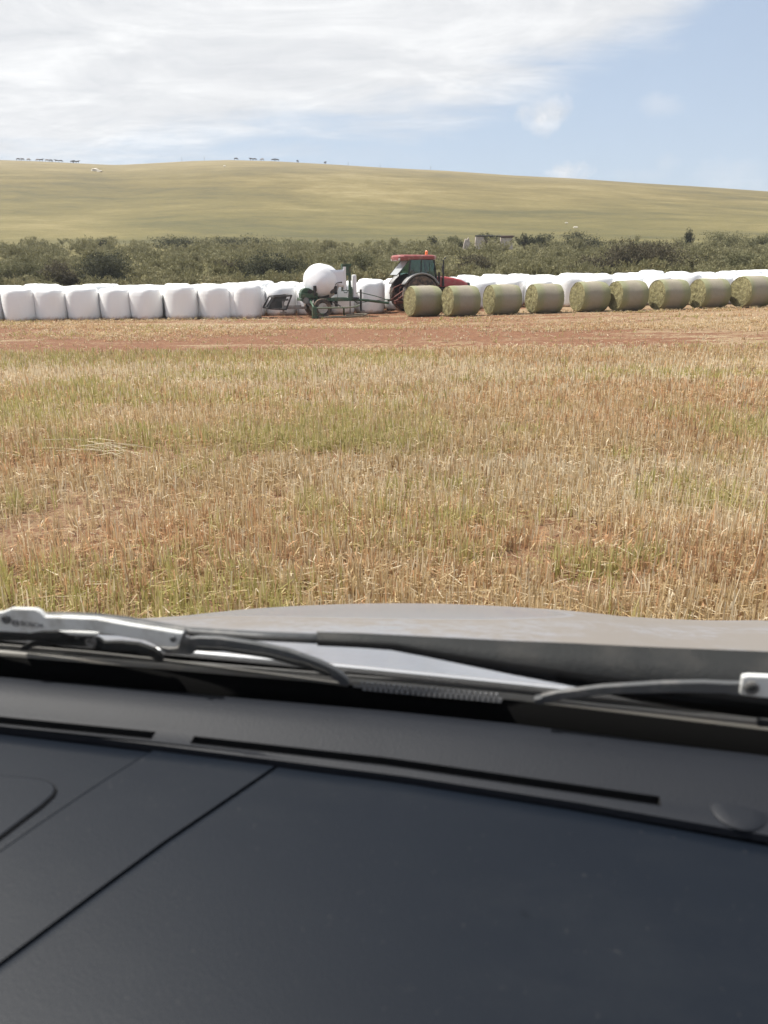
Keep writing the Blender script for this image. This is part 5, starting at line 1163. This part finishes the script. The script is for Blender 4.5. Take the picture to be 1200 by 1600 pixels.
# body shell round the seat, so that the car stands complete on the field
def sideprof(s):
    x = CX+s*.745
    o_ = [(2.0, .38), (2.02, .50), (1.95, .60)]
    o_ += [(y, Z(bd(x, y))-.02-.06*max(0, y-1.2)) for y in (1.84, 1.6, 1.35, 1.1, .9, .76)]
    o_ += [(.66, 1.235), (.2, 1.21), (-1.0, 1.20), (-2.2, 1.22), (-2.38, 1.12), (-2.45, .60), (-2.40, .40)]
    def arc(cy): return [(cy+.40*math.cos(a), .38+.40*math.sin(a)) for a in np.linspace(math.pi, 0, 12)]
    return o_+arc(-1.55)+arc(1.32)
for s in (-1, 1):
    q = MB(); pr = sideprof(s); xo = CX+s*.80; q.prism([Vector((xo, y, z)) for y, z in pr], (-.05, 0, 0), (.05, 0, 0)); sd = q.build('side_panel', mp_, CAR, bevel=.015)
    if s: 
        q = MB(); q.box((xo+s*.052-.006, .02, .70), (xo+s*.052+.012, .60, .705)); q.box((xo+s*.05-.004, -.15, .98), (xo+s*.05+.03, .02, 1.01)); q.build('door_handle', m_trim, sd, bevel=.004)
    for nm, (a, b, r) in {'a': ((CX+s*.745, .655, 1.27), (CX+s*.655, .145, 1.88), .032), 'b': ((CX+s*.76, -.95, 1.2), (CX+s*.66, -.98, 1.88), .045), 'c': ((CX+s*.74, -2.2, 1.2), (CX+s*.64, -1.98, 1.87), .06)}.items():
        q = MB(); q.tube([a, ((a[0]+b[0])/2, (a[1]+b[1])/2, (a[2]+b[2])/2+.01), b], r, 10); q.build('roof_pillar', m_trim, CAR)
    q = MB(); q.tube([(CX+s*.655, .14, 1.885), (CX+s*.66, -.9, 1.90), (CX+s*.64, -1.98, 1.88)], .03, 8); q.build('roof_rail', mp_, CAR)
    q = MB(); q.tube([(xo+s*.03, .52, 1.24), (xo+s*.16, .50, 1.27)], .015, 8); q.box((xo+s*.12-.09, .46, 1.20), (xo+s*.12+.11, .56, 1.36)); q.build('door_mirror', m_trim, CAR, bevel=.02)
    for yy in (1.32, -1.55):
        t, r_ = wheel_mb(.345, .22, .21, 24); e = t.build('wheel', mat('road_tyre', (.03, .03, .03), .85, col2=(.15, .10, .07)), CAR, smooth=30); e.location = (CX+s*.75, yy, .345); r_.build('rim', m_rim, e, smooth=30)
    q = MB(); q.box((CX+s*.60-.14, 1.86, .47), (CX+s*.60+.14, 2.03, .59)); q.build('headlight', glass_mat('lamp_glass', (.8, .82, .84), 1.5), CAR, bevel=.02)
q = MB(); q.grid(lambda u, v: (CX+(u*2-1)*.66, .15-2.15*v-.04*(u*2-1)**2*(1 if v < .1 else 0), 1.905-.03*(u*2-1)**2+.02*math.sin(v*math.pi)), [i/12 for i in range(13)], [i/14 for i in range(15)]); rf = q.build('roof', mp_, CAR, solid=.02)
q = MB(); q.grid(lambda u, v: (CX+(u*2-1)*.655, .13-2.1*v-.04*(u*2-1)**2*(1 if v < .1 else 0), 1.876-.03*(u*2-1)**2+.018*math.sin(v*math.pi)), [i/12 for i in range(13)], [i/14 for i in range(15)]); q.build('roof_lining', m_liner, rf, solid=.006)
q = MB(); q.box((CX-.74, 1.93, .32), (CX+.74, 2.10, .48)); q.build('bumper', m_trim, CAR, bevel=.04)
q = MB(); q.box((CX-.46, 1.88, .48), (CX+.46, 1.99, .66)); 
for k in range(4): q.box((CX-.45, 1.985, .49+k*.042), (CX+.45, 2.0, .505+k*.042))
q.build('grille', m_trim, CAR, bevel=.004)
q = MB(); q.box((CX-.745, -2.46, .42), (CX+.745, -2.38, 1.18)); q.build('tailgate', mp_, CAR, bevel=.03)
q = MB(); q.box((CX-.745, -2.40, .38), (CX+.745, .80, .43)); q.build('floor_pan', m_trim, CAR)
q = MB(); q.box((CX-.79, .79, .45), (CX+.79, .82, 1.262)); q.build('bulkhead', m_trim, CAR)
for sx_ in (-.28-.33, -.28+.33):
    q = MB(); q.box((sx_-.24, -.55, .72), (sx_+.24, -.02, .90)); st_ = q.build('seat', m_cloth, CAR, bevel=.05, seg=3)
    q = MB(); q.box((sx_-.23, -.66, .88), (sx_+.23, -.50, 1.46), taper=.9); q.build('backrest', m_cloth, st_, bevel=.05, seg=3)
    q = MB(); q.box((sx_-.13, -.66, 1.50), (sx_+.13, -.54, 1.68)); q.tube([(sx_-.06, -.6, 1.4), (sx_-.06, -.6, 1.55)], .008, 6); q.tube([(sx_+.06, -.6, 1.4), (sx_+.06, -.6, 1.55)], .008, 6); q.build('headrest', m_cloth, st_, bevel=.03, seg=3)
q = MB(); q.box((CX-.62, -1.55, .72), (CX+.62, -1.1, .90)); q.box((CX-.62, -1.70, .85), (CX+.62, -1.55, 1.42)); q.build('rear_bench', m_cloth, CAR, bevel=.05, seg=3)
q = MB(); ctr = Vector((-.61, .10, 1.06)); rr = .185
ring = [ctr+Vector((rr*math.cos(a), -rr*.42*math.sin(a), rr*.90*math.sin(a))) for a in np.linspace(0, 2*math.pi, 33)]; q.tube(ring, .014, 8, cap=False)
q.tube([ctr+Vector((-rr, 0, 0)), ctr, ctr+Vector((rr, 0, 0))], [.012, .035, .012], 8); q.tube([ctr, ctr+Vector((0, rr*.42, -rr*.9))], .014, 8); q.tube([ctr, ctr+Vector((0, .12, -.05))], .03, 8); q.build('steering_wheel', m_trim, CAR)
CAR.location = (0, 0, 0)

# ------------------------------------------------------------------ thin summer haze
hzm = bpy.data.materials.new('summer_haze'); hzm.use_nodes = True; hn = hzm.node_tree; hn.nodes.remove(hn.nodes['Principled BSDF'])
pv = hn.nodes.new('ShaderNodeVolumePrincipled'); pv.inputs['Color'].default_value = (.86, .92, 1.0, 1); pv.inputs['Density'].default_value = 0.00034; pv.inputs['Anisotropy'].default_value = 0.2
hn.links.new(pv.outputs[0], hn.nodes['Material Output'].inputs['Volume'])
q = MB(); q.box((-1150, -950, -260), (1150, 1450, 60)); ho = q.build('haze', hzm, smooth=0); tag(ho, kind='stuff')
